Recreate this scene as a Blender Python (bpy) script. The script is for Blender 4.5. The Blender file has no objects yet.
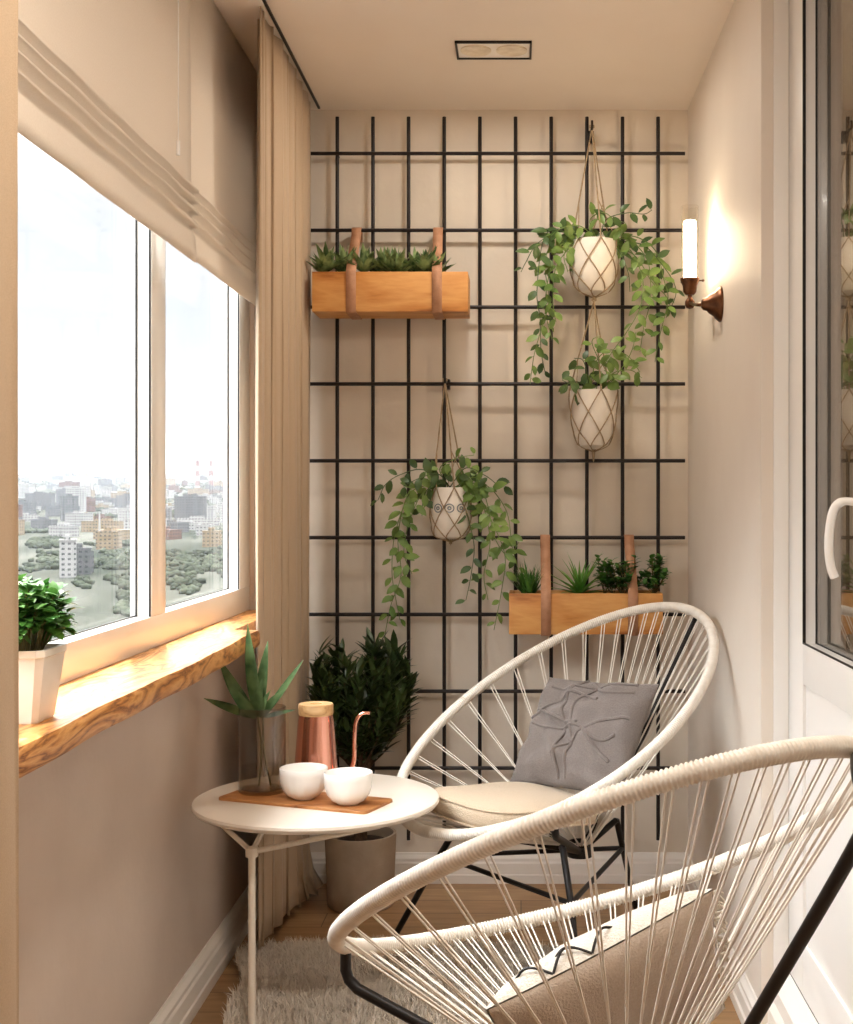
import bpy, bmesh, math, random
import numpy as np
from mathutils import Vector, Matrix, noise as mnoise

random.seed(7)
rng = np.random.default_rng(7)
PI = math.pi
sc = bpy.context.scene
COL = sc.collection
FPX, CX, CY, EYE = 1300.0, 521.0, 502.0, 1.275


def at(px, py, Y):
    """a point of the room, seen at photo position (px, py), Y metres into the balcony"""
    return Vector(((px - CX) * Y / FPX, Y, EYE - (py - CY) * Y / FPX))


# ------------------------------------------------------------------ materials
def lin(c):
    return tuple(((x / 255) / 12.92 if x / 255 <= 0.04045 else ((x / 255 + 0.055) / 1.055) ** 2.4) for x in c) + (1.0,)


def new_mat(name):
    m = bpy.data.materials.new(name)
    m.use_nodes = True
    nt = m.node_tree
    for n in list(nt.nodes):
        nt.nodes.remove(n)
    out = nt.nodes.new('ShaderNodeOutputMaterial')
    return m, nt, out


def pbr(name, c1, c2=None, rough=0.6, metal=0.0, scale=8.0, stretch=(1, 1, 1), bump=0.0, bscale=None,
        detail=4.0, sheen=0.0, trans=0.0, ior=1.45, coat=0.0, sub=0.0, lo=0.35, hi=0.65, translucent=0.0):
    m, nt, out = new_mat(name)
    N, L = nt.nodes, nt.links
    b = N.new('ShaderNodeBsdfPrincipled')
    b.inputs['Base Color'].default_value = lin(c1)
    b.inputs['Roughness'].default_value = rough
    b.inputs['Metallic'].default_value = metal
    b.inputs['IOR'].default_value = ior
    b.inputs['Transmission Weight'].default_value = trans
    b.inputs['Sheen Weight'].default_value = sheen
    b.inputs['Coat Weight'].default_value = coat
    tc = N.new('ShaderNodeTexCoord')
    mp = N.new('ShaderNodeMapping')
    mp.inputs['Scale'].default_value = stretch
    L.new(tc.outputs['Object'], mp.inputs['Vector'])
    if c2 is not None:
        n1 = N.new('ShaderNodeTexNoise')
        n1.inputs['Scale'].default_value = scale
        n1.inputs['Detail'].default_value = detail
        L.new(mp.outputs['Vector'], n1.inputs['Vector'])
        r = N.new('ShaderNodeValToRGB')
        r.color_ramp.elements[0].position = lo
        r.color_ramp.elements[1].position = hi
        r.color_ramp.elements[0].color = lin(c1)
        r.color_ramp.elements[1].color = lin(c2)
        L.new(n1.outputs['Fac'], r.inputs['Fac'])
        L.new(r.outputs['Color'], b.inputs['Base Color'])
        csock = r.outputs['Color']
    else:
        csock = None
    if bump > 0:
        n2 = N.new('ShaderNodeTexNoise')
        n2.inputs['Scale'].default_value = bscale or scale * 6
        n2.inputs['Detail'].default_value = 5
        L.new(mp.outputs['Vector'], n2.inputs['Vector'])
        bp = N.new('ShaderNodeBump')
        bp.inputs['Strength'].default_value = bump
        bp.inputs['Distance'].default_value = 0.01
        L.new(n2.outputs['Fac'], bp.inputs['Height'])
        L.new(bp.outputs['Normal'], b.inputs['Normal'])
    if translucent > 0:
        tr = N.new('ShaderNodeBsdfTranslucent')
        tr.inputs['Color'].default_value = lin(c1)
        if csock:
            L.new(csock, tr.inputs['Color'])
        mx = N.new('ShaderNodeMixShader')
        mx.inputs['Fac'].default_value = translucent
        L.new(b.outputs[0], mx.inputs[1])
        L.new(tr.outputs[0], mx.inputs[2])
        L.new(mx.outputs[0], out.inputs['Surface'])
    else:
        L.new(b.outputs[0], out.inputs['Surface'])
    return m


def wood(name, c1, c2, c3, axis='Y', scale=6.0, distort=6.0, rough=0.45, bands=9.0):
    """grain running along an axis: distorted wave bands over stretched noise"""
    m, nt, out = new_mat(name)
    N, L = nt.nodes, nt.links
    b = N.new('ShaderNodeBsdfPrincipled')
    b.inputs['Roughness'].default_value = rough
    tc = N.new('ShaderNodeTexCoord')
    mp = N.new('ShaderNodeMapping')
    st = {'X': (0.18, 1, 1), 'Y': (1, 0.18, 1), 'Z': (1, 1, 0.18)}[axis]
    mp.inputs['Scale'].default_value = st
    L.new(tc.outputs['Object'], mp.inputs['Vector'])
    n1 = N.new('ShaderNodeTexNoise')
    n1.inputs['Scale'].default_value = scale
    n1.inputs['Detail'].default_value = 6
    n1.inputs['Distortion'].default_value = 0.6
    L.new(mp.outputs['Vector'], n1.inputs['Vector'])
    ml = N.new('ShaderNodeMath'); ml.operation = 'MULTIPLY'; ml.inputs[1].default_value = bands
    L.new(n1.outputs['Fac'], ml.inputs[0])
    pp = N.new('ShaderNodeMath'); pp.operation = 'PINGPONG'; pp.inputs[1].default_value = 1.0
    L.new(ml.outputs[0], pp.inputs[0])
    n3 = N.new('ShaderNodeTexNoise')
    n3.inputs['Scale'].default_value = scale * 14
    n3.inputs['Detail'].default_value = 3
    L.new(mp.outputs['Vector'], n3.inputs['Vector'])
    ad = N.new('ShaderNodeMath'); ad.operation = 'MULTIPLY_ADD'
    ad.inputs[1].default_value = 0.5; ad.inputs[2].default_value = -0.1
    L.new(n3.outputs['Fac'], ad.inputs[0])
    sm = N.new('ShaderNodeMath'); sm.operation = 'MULTIPLY_ADD'; sm.inputs[1].default_value = 0.7
    L.new(pp.outputs[0], sm.inputs[0]); L.new(ad.outputs[0], sm.inputs[2])
    r = N.new('ShaderNodeValToRGB')
    r.color_ramp.elements[0].position = 0.08; r.color_ramp.elements[0].color = lin(c3)
    e = r.color_ramp.elements.new(0.42); e.color = lin(c2)
    r.color_ramp.elements[-1].position = 0.85; r.color_ramp.elements[-1].color = lin(c1)
    L.new(sm.outputs[0], r.inputs['Fac'])
    L.new(r.outputs['Color'], b.inputs['Base Color'])
    bp = N.new('ShaderNodeBump'); bp.inputs['Strength'].default_value = 0.15; bp.inputs['Distance'].default_value = 0.004
    L.new(sm.outputs[0], bp.inputs['Height']); L.new(bp.outputs['Normal'], b.inputs['Normal'])
    L.new(b.outputs[0], out.inputs['Surface'])
    return m


def planks(name):
    m, nt, out = new_mat(name)
    N, L = nt.nodes, nt.links
    b = N.new('ShaderNodeBsdfPrincipled'); b.inputs['Roughness'].default_value = 0.42
    tc = N.new('ShaderNodeTexCoord')
    br = N.new('ShaderNodeTexBrick')
    br.inputs['Color1'].default_value = lin((186, 150, 108)); br.inputs['Color2'].default_value = lin((166, 128, 88))
    br.inputs['Mortar'].default_value = lin((92, 66, 42))
    br.inputs['Scale'].default_value = 1.0; br.inputs['Mortar Size'].default_value = 0.0015
    br.inputs['Brick Width'].default_value = 1.2; br.inputs['Row Height'].default_value = 0.13
    L.new(tc.outputs['Object'], br.inputs['Vector'])
    mp = N.new('ShaderNodeMapping'); mp.inputs['Scale'].default_value = (1.2, 9, 1)
    L.new(tc.outputs['Object'], mp.inputs['Vector'])
    n = N.new('ShaderNodeTexNoise'); n.inputs['Scale'].default_value = 5; n.inputs['Detail'].default_value = 7
    L.new(mp.outputs['Vector'], n.inputs['Vector'])
    mx = N.new('ShaderNodeMix'); mx.data_type = 'RGBA'; mx.blend_type = 'MULTIPLY'; mx.inputs['Factor'].default_value = 0.75
    rr = N.new('ShaderNodeValToRGB'); rr.color_ramp.elements[0].position = 0.3; rr.color_ramp.elements[1].position = 0.7
    rr.color_ramp.elements[0].color = (0.62, 0.56, 0.5, 1); rr.color_ramp.elements[1].color = (1, 1, 1, 1)
    L.new(n.outputs['Fac'], rr.inputs['Fac'])
    L.new(br.outputs['Color'], mx.inputs['A']); L.new(rr.outputs['Color'], mx.inputs['B'])
    L.new(mx.outputs['Result'], b.inputs['Base Color'])
    L.new(b.outputs[0], out.inputs['Surface'])
    return m


def pane_mat(name, tint=(0.97, 0.98, 0.98), ior=1.5, refl=1.0):
    m, nt, out = new_mat(name)
    N, L = nt.nodes, nt.links
    tr = N.new('ShaderNodeBsdfTransparent'); tr.inputs['Color'].default_value = tint + (1,)
    gl = N.new('ShaderNodeBsdfGlossy'); gl.inputs['Roughness'].default_value = 0.0
    lw = N.new('ShaderNodeLayerWeight'); lw.inputs['Blend'].default_value = 0.5
    pw = N.new('ShaderNodeMath'); pw.operation = 'POWER'; pw.inputs[1].default_value = 5.0
    L.new(lw.outputs['Facing'], pw.inputs[0])
    r0 = ((ior - 1) / (ior + 1)) ** 2
    fr = N.new('ShaderNodeMath'); fr.operation = 'MULTIPLY_ADD'; fr.inputs[1].default_value = (1 - r0) * refl; fr.inputs[2].default_value = r0 * refl
    L.new(pw.outputs[0], fr.inputs[0])
    mx = N.new('ShaderNodeMixShader')
    L.new(fr.outputs[0], mx.inputs['Fac']); L.new(tr.outputs[0], mx.inputs[1]); L.new(gl.outputs[0], mx.inputs[2])
    L.new(mx.outputs[0], out.inputs['Surface'])
    return m


def glow_mat(name, col, strength):
    m, nt, out = new_mat(name)
    e = nt.nodes.new('ShaderNodeEmission')
    e.inputs['Color'].default_value = col + (1,); e.inputs['Strength'].default_value = strength
    nt.links.new(e.outputs[0], out.inputs['Surface'])
    return m


def leaf_mat(name, c1, c2, rough=0.4, translucent=0.25, scale=9):
    return pbr(name, c1, c2, rough=rough, scale=scale, detail=2, translucent=translucent)


def weave(name, c1, c2, s=420, rough=0.85, bump=0.35, translucent=0.0):
    return pbr(name, c1, c2, rough=rough, scale=s, detail=1, bump=bump, bscale=s * 0.9, sheen=0.15, translucent=translucent, lo=0.3, hi=0.7)


M = {}
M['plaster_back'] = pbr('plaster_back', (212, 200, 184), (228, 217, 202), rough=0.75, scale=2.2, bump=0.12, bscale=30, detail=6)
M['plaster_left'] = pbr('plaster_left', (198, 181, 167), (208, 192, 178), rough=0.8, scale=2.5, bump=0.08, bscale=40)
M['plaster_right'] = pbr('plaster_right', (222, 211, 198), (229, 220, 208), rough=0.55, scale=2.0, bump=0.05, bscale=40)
M['ceiling'] = pbr('ceiling_paint', (228, 216, 203), (233, 222, 210), rough=0.85, scale=2)
M['floor'] = planks('floor_planks')
M['white_pvc'] = pbr('white_pvc', (238, 235, 230), rough=0.28, coat=0.2)
M['white_trim'] = pbr('white_trim', (236, 230, 222), rough=0.4)
M['gasket'] = pbr('black_gasket', (30, 28, 27), rough=0.6)
M['pane'] = pane_mat('window_glass', (0.99, 0.995, 0.995), 1.35, 0.22)
M['door_pane'] = pane_mat('door_glass', (0.80, 0.78, 0.75), 2.6)
M['oak_sill'] = wood('oak_sill', (214, 160, 98), (186, 124, 60), (104, 58, 22), 'Y', 15.0, rough=0.38, bands=17)
M['oak_box'] = wood('oak_box', (214, 158, 92), (196, 132, 66), (150, 88, 36), 'X', 8.0, bands=6)
M['cork'] = wood('cork_board', (196, 138, 84), (176, 114, 62), (130, 78, 38), 'X', 12.0, bands=6)
M['wood_light'] = wood('light_beech', (222, 186, 138), (206, 164, 112), (170, 124, 76), 'X', 14.0)
M['curtain'] = weave('curtain_cloth', (188, 164, 136), (196, 172, 144), s=500, translucent=0.10, bump=0.06)
M['blind'] = weave('blind_cloth', (228, 215, 199), (233, 221, 206), s=300, translucent=0.22, bump=0.05)
M['black_metal'] = pbr('black_metal', (28, 24, 23), rough=0.45, metal=0.3)
M['grid_metal'] = pbr('grid_metal', (34, 26, 24), rough=0.5, metal=0.2)
M['chair_frame'] = pbr('white_cord_wrap', (232, 226, 216), (222, 214, 202), rough=0.5, scale=40)
M['chair_cord'] = pbr('white_cord', (228, 221, 210), rough=0.5)
M['leather'] = pbr('tan_leather', (188, 140, 108), (172, 124, 92), rough=0.6, scale=30, bump=0.2, bscale=200)
M['soil'] = pbr('soil', (44, 30, 22), (66, 48, 34), rough=0.95, scale=60, bump=0.8, bscale=120)
M['pot_white'] = pbr('white_pot', (232, 225, 214), (222, 214, 202), rough=0.5, scale=12)
M['pot_taupe'] = pbr('taupe_pot', (160, 142, 122), (170, 152, 132), rough=0.7, scale=14, bump=0.1)
M['pot_ring'] = pbr('grey_ring_glaze', (112, 122, 128), rough=0.5)
M['jute'] = pbr('jute_cord', (146, 124, 96), (172, 150, 120), rough=0.85, scale=80, bump=0.3, bscale=300)
M['leaf_vine'] = leaf_mat('vine_leaf', (92, 122, 58), (134, 160, 84), rough=0.38)
M['leaf_vine_dark'] = leaf_mat('vine_leaf_dark', (58, 84, 46), (92, 116, 66), rough=0.38)
M['leaf_dark'] = leaf_mat('dark_glossy_leaf', (40, 56, 30), (74, 92, 48), rough=0.33, translucent=0.12)
M['leaf_herb'] = leaf_mat('herb_leaf', (52, 98, 38), (94, 142, 62), rough=0.4)
M['leaf_succulent'] = leaf_mat('succulent_leaf', (58, 86, 46), (150, 172, 112), rough=0.4, translucent=0.15, scale=36)
M['leaf_aloe'] = leaf_mat('aloe_leaf', (84, 136, 52), (136, 176, 84), rough=0.38)
M['leaf_lily'] = leaf_mat('lily_leaf', (44, 76, 42), (112, 140, 92), rough=0.3, scale=22)
M['stem'] = pbr('stem', (92, 84, 48), (118, 108, 62), rough=0.6, scale=40)
M['bark'] = pbr('bark', (74, 54, 38), (98, 74, 54), rough=0.85, scale=50, bump=0.5)
M['copper'] = pbr('polished_copper', (236, 172, 150), (228, 160, 136), rough=0.16, metal=1.0, scale=3)
M['bronze'] = pbr('aged_bronze', (112, 74, 50), (80, 52, 36), rough=0.35, metal=0.9, scale=30)
M['cup'] = pbr('white_porcelain', (244, 240, 234), rough=0.22, coat=0.3)
M['table_white'] = pbr('cream_enamel', (240, 230, 216), rough=0.35, coat=0.1)
M['vase_glass'] = pane_mat('smoky_glass', (0.82, 0.79, 0.75), 1.6)
M['water'] = pane_mat('water', (0.93, 0.92, 0.89), 1.33)
M['tube_glass'] = pane_mat('lamp_tube_glass', (0.98, 0.97, 0.95), 1.4)
M['lamp_glow'] = glow_mat('lamp_glow', (1.0, 0.80, 0.56), 32.0)
M['cushion_beige'] = weave('beige_cushion', (206, 186, 160), (196, 176, 150), s=300)
M['pillow_grey'] = weave('grey_pillow', (124, 115, 110), (112, 103, 98), s=300)
M['pillow_taupe'] = weave('taupe_pillow', (186, 169, 152), (176, 159, 142), s=300)
M['pillow_cream'] = weave('cream_linen', (220, 211, 197), (212, 203, 189), s=300)
M['rug_base'] = pbr('rug_base', (176, 162, 146), rough=0.95)
M['rug_pile'] = pbr('rug_pile', (240, 231, 218), (228, 217, 203), rough=0.9, scale=25, sheen=0.3)
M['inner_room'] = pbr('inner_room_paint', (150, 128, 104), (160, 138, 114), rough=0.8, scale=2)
M['lens'] = pbr('lamp_lens', (236, 224, 204), (214, 198, 172), rough=0.3, scale=30)


# ------------------------------------------------------------------ mesh building
class MB:
    def __init__(s):
        s.v = []; s.f = []

    def add(s, verts, faces):
        o = len(s.v)
        s.v += [tuple(p) for p in verts]
        s.f += [tuple(i + o for i in f) for f in faces]
        return s

    def box(s, x0, x1, y0, y1, z0, z1, bev=0.0):
        bm = bmesh.new()
        vs = [bm.verts.new((x, y, z)) for x in (x0, x1) for y in (y0, y1) for z in (z0, z1)]
        for f in ((0, 1, 3, 2), (4, 6, 7, 5), (0, 4, 5, 1), (2, 3, 7, 6), (0, 2, 6, 4), (1, 5, 7, 3)):
            bm.faces.new([vs[i] for i in f])
        bmesh.ops.recalc_face_normals(bm, faces=bm.faces)
        if bev > 0:
            bmesh.ops.bevel(bm, geom=list(bm.edges), offset=bev, segments=2, affect='EDGES', profile=0.6)
        bm.verts.index_update()
        s.add([v.co[:] for v in bm.verts], [[v.index for v in f.verts] for f in bm.faces])
        bm.free()
        return s

    def tube(s, pts, r, n=8, closed=False, caps=True):
        pts = [Vector(p) for p in pts]
        m = len(pts)
        rr = r if callable(r) else (lambda i: r)
        up = None
        V = []; Fc = []
        for i, p in enumerate(pts):
            a = pts[(i - 1) % m] if (closed or i > 0) else p
            b = pts[(i + 1) % m] if (closed or i < m - 1) else p
            t = (b - a)
            if t.length < 1e-9:
                t = Vector((0, 0, 1))
            t.normalize()
            if up is None:
                up = t.orthogonal().normalized()
            up = (up - t * up.dot(t))
            if up.length < 1e-6:
                up = t.orthogonal()
            up.normalize()
            w = t.cross(up)
            ra = rr(i)
            for k in range(n):
                an = 2 * PI * k / n
                V.append(p + up * (math.cos(an) * ra) + w * (math.sin(an) * ra))
        for i in range(m if closed else m - 1):
            j = (i + 1) % m
            for k in range(n):
                k2 = (k + 1) % n
                Fc.append((i * n + k, i * n + k2, j * n + k2, j * n + k))
        if caps and not closed:
            Fc.append(tuple(reversed(range(n))))
            Fc.append(tuple((m - 1) * n + k for k in range(n)))
        return s.add(V, Fc)

    def lathe(s, prof, origin=(0, 0, 0), n=32, axis='Z', mat=None):
        """prof: (radius, height) pairs; revolved about the axis through origin"""
        o = Vector(origin)
        V = []; Fc = []
        m = len(prof)
        for i, (r, h) in enumerate(prof):
            for k in range(n):
                a = 2 * PI * k / n
                p = Vector((r * math.cos(a), r * math.sin(a), h))
                if axis == 'X':
                    p = Vector((h, r * math.cos(a), r * math.sin(a)))
                if mat is not None:
                    p = mat @ p
                V.append(o + p)
        for i in range(m - 1):
            for k in range(n):
                k2 = (k + 1) % n
                Fc.append((i * n + k, i * n + k2, (i + 1) * n + k2, (i + 1) * n + k))
        if prof[0][0] > 1e-6:
            Fc.append(tuple(reversed(range(n))))
        if prof[-1][0] > 1e-6:
            Fc.append(tuple((m - 1) * n + k for k in range(n)))
        return s.add(V, Fc)

    def extrude_profile(s, pts2, axis, a0, a1, closed=True):
        """pts2 (u, z) polygon swept along an axis: 'Y' -> u is X, 'X' -> u is Y"""
        m = len(pts2)
        V = []
        for a in (a0, a1):
            for u, z in pts2:
                V.append((u, a, z) if axis == 'Y' else (a, u, z))
        Fc = [(i, (i + 1) % m, m + (i + 1) % m, m + i) for i in range(m if closed else m - 1)]
        if closed:
            Fc += [tuple(reversed(range(m))), tuple(range(m, 2 * m))]
        return s.add(V, Fc)

    def leaf(s, base, d, length, width, up=Vector((0, 0, 1)), droop=0.25, fold=0.25, shape='oval', n=5):
        d = Vector(d).normalized()
        side = d.cross(up)
        if side.length < 1e-4:
            side = d.orthogonal()
        side.normalize()
        nrm = side.cross(d).normalized()
        V = []; Fc = []
        base = Vector(base)
        for i in range(n):
            t = i / (n - 1)
            if shape == 'oval':
                w = math.sin(PI * min(1, t * 0.93 + 0.07)) ** 0.7
            elif shape == 'lance':
                w = math.sin(PI * min(1, (t * 0.9 + 0.1) ** 0.85)) ** 0.9
            else:
                w = (1 - t) ** 0.8 * (0.75 + 0.25 * math.sin(PI * min(1, t * 2)))
            if i == n - 1:
                w = 0.02
            w *= width * 0.5
            c = base + d * (length * t) - nrm * (droop * length * t * t)
            V += [c - side * w + nrm * (fold * w), c, c + side * w + nrm * (fold * w)]
        for i in range(n - 1):
            a = i * 3
            Fc += [(a, a + 1, a + 4, a + 3), (a + 1, a + 2, a + 5, a + 4)]
        return s.add(V, Fc)


ORG = {}


def tag(o, label=None, cat=None, group=None, kind=None):
    if label: o['label'] = label
    if cat: o['category'] = cat
    if group: o['group'] = group
    if kind: o['kind'] = kind
    return o


def empty(name, loc, label=None, cat=None, group=None, kind=None):
    o = bpy.data.objects.new(name, None)
    o.empty_display_size = 0.05
    COL.objects.link(o)
    o.location = loc
    ORG[o.name] = Vector(loc)
    return tag(o, label, cat, group, kind)


def build(mb, name, mat, parent=None, org=None, smooth=True, ang=0.7, label=None, cat=None, group=None, kind=None):
    """verts are given in room coordinates; the object keeps its own origin"""
    if parent is not None:
        O = ORG[parent.name]
    else:
        O = Vector(org) if org is not None else Vector((0, 0, 0))
    me = bpy.data.meshes.new(name)
    if O.length > 0:
        vs = [(p[0] - O.x, p[1] - O.y, p[2] - O.z) for p in mb.v]
    else:
        vs = mb.v
    me.from_pydata(vs, [], mb.f)
    me.materials.append(M[mat] if isinstance(mat, str) else mat)
    if smooth:
        me.shade_smooth()
        me.set_sharp_from_angle(angle=ang)
    me.update()
    o = bpy.data.objects.new(name, me)
    COL.objects.link(o)
    if parent is not None:
        o.parent = parent
    else:
        o.location = O
    ORG[o.name] = O
    return tag(o, label, cat, group, kind)


def copy_tree(o, parent=None):
    c = o.copy()
    COL.objects.link(c)
    if parent is not None:
        c.parent = parent
    for ch in list(o.children):
        copy_tree(ch, c)
    return c


def smooth_path(pts, n=8, closed=False):
    P = [Vector(p) for p in pts]
    m = len(P)
    out = []
    for i in range(m if closed else m - 1):
        p1, p2 = P[i], P[(i + 1) % m]
        p0 = P[(i - 1) % m] if (closed or i > 0) else p1 - (p2 - p1)
        p3 = P[(i + 2) % m] if (closed or i < m - 2) else p2 + (p2 - p1)
        for k in range(n):
            t = k / n
            out.append(0.5 * ((2 * p1) + (p2 - p0) * t + (2 * p0 - 5 * p1 + 4 * p2 - p3) * t * t + (3 * p1 - p0 - 3 * p2 + p3) * t ** 3))
    if not closed:
        out.append(P[-1])
    return out


def solidify(o, th, off=0.0):
    md = o.modifiers.new('thickness', 'SOLIDIFY')
    md.thickness = th; md.offset = off
    return o


# ------------------------------------------------------------------ the setting
CEIL, BACK, RX, LX = 2.59, 4.362, 0.56, -0.83
build(MB().box(-0.90, 0.9, -1.35, 4.5, -0.12, 0), 'floor', 'floor', kind='structure', smooth=False)
build(MB().box(-0.90, 0.9, -1.35, 4.5, CEIL, CEIL + 0.12), 'ceiling', 'ceiling', kind='structure', smooth=False)
build(MB().box(-0.90, 0.9, BACK, 4.5, 0, CEIL), 'wall_back', 'plaster_back', kind='structure', smooth=False)
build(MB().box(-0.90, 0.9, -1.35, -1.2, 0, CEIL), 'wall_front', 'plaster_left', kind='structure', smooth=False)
WY0, WY1, SILL, WTOP = 0.62, 4.05, 0.9395, 2.47
wl = MB()
wl.box(-0.90, -0.845, -1.2, BACK, 0, SILL)
wl.box(-0.845, LX, -1.2, BACK, 0, 0.897)
wl.box(-0.90, LX, -1.2, BACK, WTOP, CEIL)
wl.box(-0.90, LX, WY1, BACK, SILL, WTOP)
wl.box(-0.90, LX, -1.2, WY0, SILL, WTOP)
wl.box(-0.845, LX, WY1, BACK, 0.897, SILL)
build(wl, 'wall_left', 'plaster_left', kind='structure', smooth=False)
DY0, DY1, DTOP = 2.17, 3.03, 2.50
wr = MB()
wr.box(RX, 0.75, DY1, BACK, 0, CEIL)
wr.box(RX, 0.75, -1.2, DY0, 0, CEIL)
wr.box(RX, 0.75, DY0, DY1, DTOP, CEIL)
build(wr, 'wall_right', 'plaster_right', kind='structure', smooth=False)
# the room beyond the door glass
ri = MB()
ri.box(0.76, 3.4, 0.6, 0.7, 0, CEIL)
ri.box(0.76, 3.4, 4.9, 5.0, 0, CEIL)
ri.box(3.4, 3.5, 0.6, 5.0, 0, CEIL)
ri.box(0.76, 3.5, 0.6, 5.0, -0.1, 0)
ri.box(0.76, 3.5, 0.6, 5.0, CEIL, CEIL + 0.1)
build(ri, 'wall_inner_room', 'inner_room', kind='structure', smooth=False)


def skirting(u_wall, sgn, h):
    """moulded profile standing off a wall: (offset, z)"""
    t = 0.022
    pr = [(0, 0), (t, 0), (t, h * 0.28), (t * 0.8, h * 0.31), (t * 0.8, h * 0.66), (t * 0.62, h * 0.72), (t * 0.62, h * 0.82), (t * 0.3, h * 0.93), (t * 0.2, h), (0, h)]
    return [(u_wall + sgn * a, z) for a, z in pr]


build(MB().extrude_profile(skirting(LX, 1, 0.11), 'Y', -1.2, BACK), 'baseboard_left', 'white_trim', kind='structure', smooth=False)
build(MB().extrude_profile(skirting(BACK, -1, 0.1), 'X', LX, RX), 'baseboard_back', 'white_trim', kind='structure', smooth=False)
bb = MB().extrude_profile(skirting(RX, -1, 0.1), 'Y', DY1, BACK).extrude_profile(skirting(RX, -1, 0.1), 'Y', -1.2, DY0)
build(bb, 'baseboard_right', 'white_trim', kind='structure', smooth=False)
# moulded step under the balcony door
st = MB().extrude_profile([(0.75, 0), (0.565, 0), (0.565, 0.055), (0.575, 0.062), (0.575, 0.10), (0.588, 0.112), (0.588, 0.15), (0.60, 0.16), (0.6225, 0.18), (0.75, 0.18)], 'Y', DY0, DY1)
build(st, 'trim_1', 'white_trim', kind='structure', smooth=False)

build(MB().box(0.588, 0.6225, DY1 - 0.010, DY1, 0.18, DTOP, 0.002), 'trim_2', 'white_pvc', kind='structure')

# window
win = empty('window_1', (-0.845, 2.3, SILL), kind='structure')
FX0, FX1, GX = -0.896, -0.845, -0.8885
ZB = 1.0127
fr = MB()
fr.box(FX0, FX1, WY0, WY1, SILL, ZB, 0.002)
fr.box(FX0, FX1, WY0, WY1, WTOP - 0.075, WTOP, 0.002)
fr.box(FX0, FX1, 3.909, WY1, ZB, WTOP - 0.075, 0.002)
fr.box(FX0, FX1, WY0, WY0 + 0.09, ZB, WTOP - 0.075, 0.002)
build(fr, 'frame', 'white_pvc', win)
build(MB().box(FX0, FX1, 2.977, 3.094, ZB, WTOP - 0.075, 0.003), 'mullion', 'white_pvc', win)
gk = MB()
for yy in (2.977, 3.909):
    for gx in (-0.8825, -0.8515):
        gk.box(gx, gx + 0.0038, yy - 0.0035, yy + 0.001, ZB, WTOP - 0.075)
for ya, yb in ((WY0 + 0.09, 2.977), (3.094, 3.909)):
    gk.box(-0.885, -0.8815, ya, yb, ZB - 0.001, ZB + 0.003)
build(gk, 'gasket', 'gasket', win, smooth=False)
for ya, yb in ((WY0 + 0.09, 2.977), (3.094, 3.909)):
    build(MB().box(GX - 0.004, GX, ya, yb, ZB, WTOP - 0.075), 'pane', 'pane', win, smooth=False)

# oak board on the parapet, with notches where the curtains hang
sm_ = MB()
edge = []
ys = np.linspace(1.78, 3.395, 60)
pts = [(-0.845, 0.66), (-0.752, 0.66), (-0.752, 1.755), (-0.686, 1.76)]
for y in ys:
    pts.append((-0.680 + 0.004 * math.sin(y * 5.1) + 0.002 * math.sin(y * 17), y))
pts += [(-0.686, 3.41), (-0.752, 3.415), (-0.752, 4.045), (-0.845, 4.045)]
m_ = len(pts)
bmv = [(x, y, z) for z in (0.897, 0.905, 0.931, SILL) for x, y in
       [(p[0] + (0.0 if z in (0.905, 0.931) else -0.005 if p[0] > -0.75 else 0), p[1]) for p in pts]]
fc = []
for l in range(3):
    for i in range(m_):
        j = (i + 1) % m_
        fc.append((l * m_ + i, l * m_ + j, (l + 1) * m_ + j, (l + 1) * m_ + i))
fc += [tuple(reversed(range(m_))), tuple(3 * m_ + i for i in range(m_))]
sm_.add(bmv, fc)
build(sm_, 'windowsill', 'oak_sill', org=(-0.76, 2.4, 0.897), kind='structure')

# balcony door
door = empty('door_1', (0.6225, 2.6, 0.18), kind='structure')
dx0, dx1, gl0, gl1, gz0 = 0.6225, 0.70, 2.40, 2.872, 0.962
df = MB()
df.box(dx0, dx1, gl1, DY1 - 0.006, 0.184, DTOP - 0.002, 0.003)
df.box(dx0, dx1, DY0 + 0.004, gl0, 0.184, DTOP - 0.002, 0.003)
df.box(dx0, dx1, gl0, gl1, 0.872, gz0, 0.002)
df.box(dx0, dx1, gl0, gl1, 0.184, 0.30, 0.002)
df.box(dx0, dx1, gl0, gl1, DTOP - 0.11, DTOP - 0.002, 0.002)
build(df, 'frame', 'white_pvc', door)
build(MB().box(dx0 + 0.006, dx1, gl0, gl1, 0.30, 0.872, 0.004), 'lower_panel', 'white_pvc', door)
build(MB().box(0.653, 0.657, gl0, gl1, gz0, DTOP - 0.11), 'pane', 'door_pane', door, smooth=False)
gk = MB()
gk.box(dx0 - 0.0005, dx0 + 0.006, gl1 - 0.003, gl1 + 0.0005, gz0, DTOP - 0.11)
gk.box(dx0 - 0.0005, dx0 + 0.003, gl0, gl1, gz0 - 0.0005, gz0 + 0.003)
gk.box(0.6505, 0.653, gl1 - 0.002, gl1, gz0, DTOP - 0.11)
gk.box(0.6505, 0.653, gl0, gl1, gz0, gz0 + 0.002)
gk.box(dx0 + 0.001, dx1, DY1 - 0.006, DY1, 0.181, DTOP)
gk.box(dx0 + 0.001, dx1, DY0, DY1, 0.181, 0.184)
build(gk, 'gasket', 'gasket', door, smooth=False)
hd = MB()
hp = smooth_path([(0.6225, 2.385, 1.273), (0.592, 2.385, 1.276), (0.575, 2.387, 1.262), (0.5675, 2.39, 1.225), (0.5665, 2.392, 1.185), (0.571, 2.395, 1.155), (0.578, 2.397, 1.136)], 6)
hd.tube(hp, lambda i: 0.0085 if i > 6 else 0.0075, 12)
hd.box(0.617, 0.6225, 2.365, 2.40, 1.20, 1.31, 0.003)
build(hd, 'handle', 'white_pvc', door)

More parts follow.
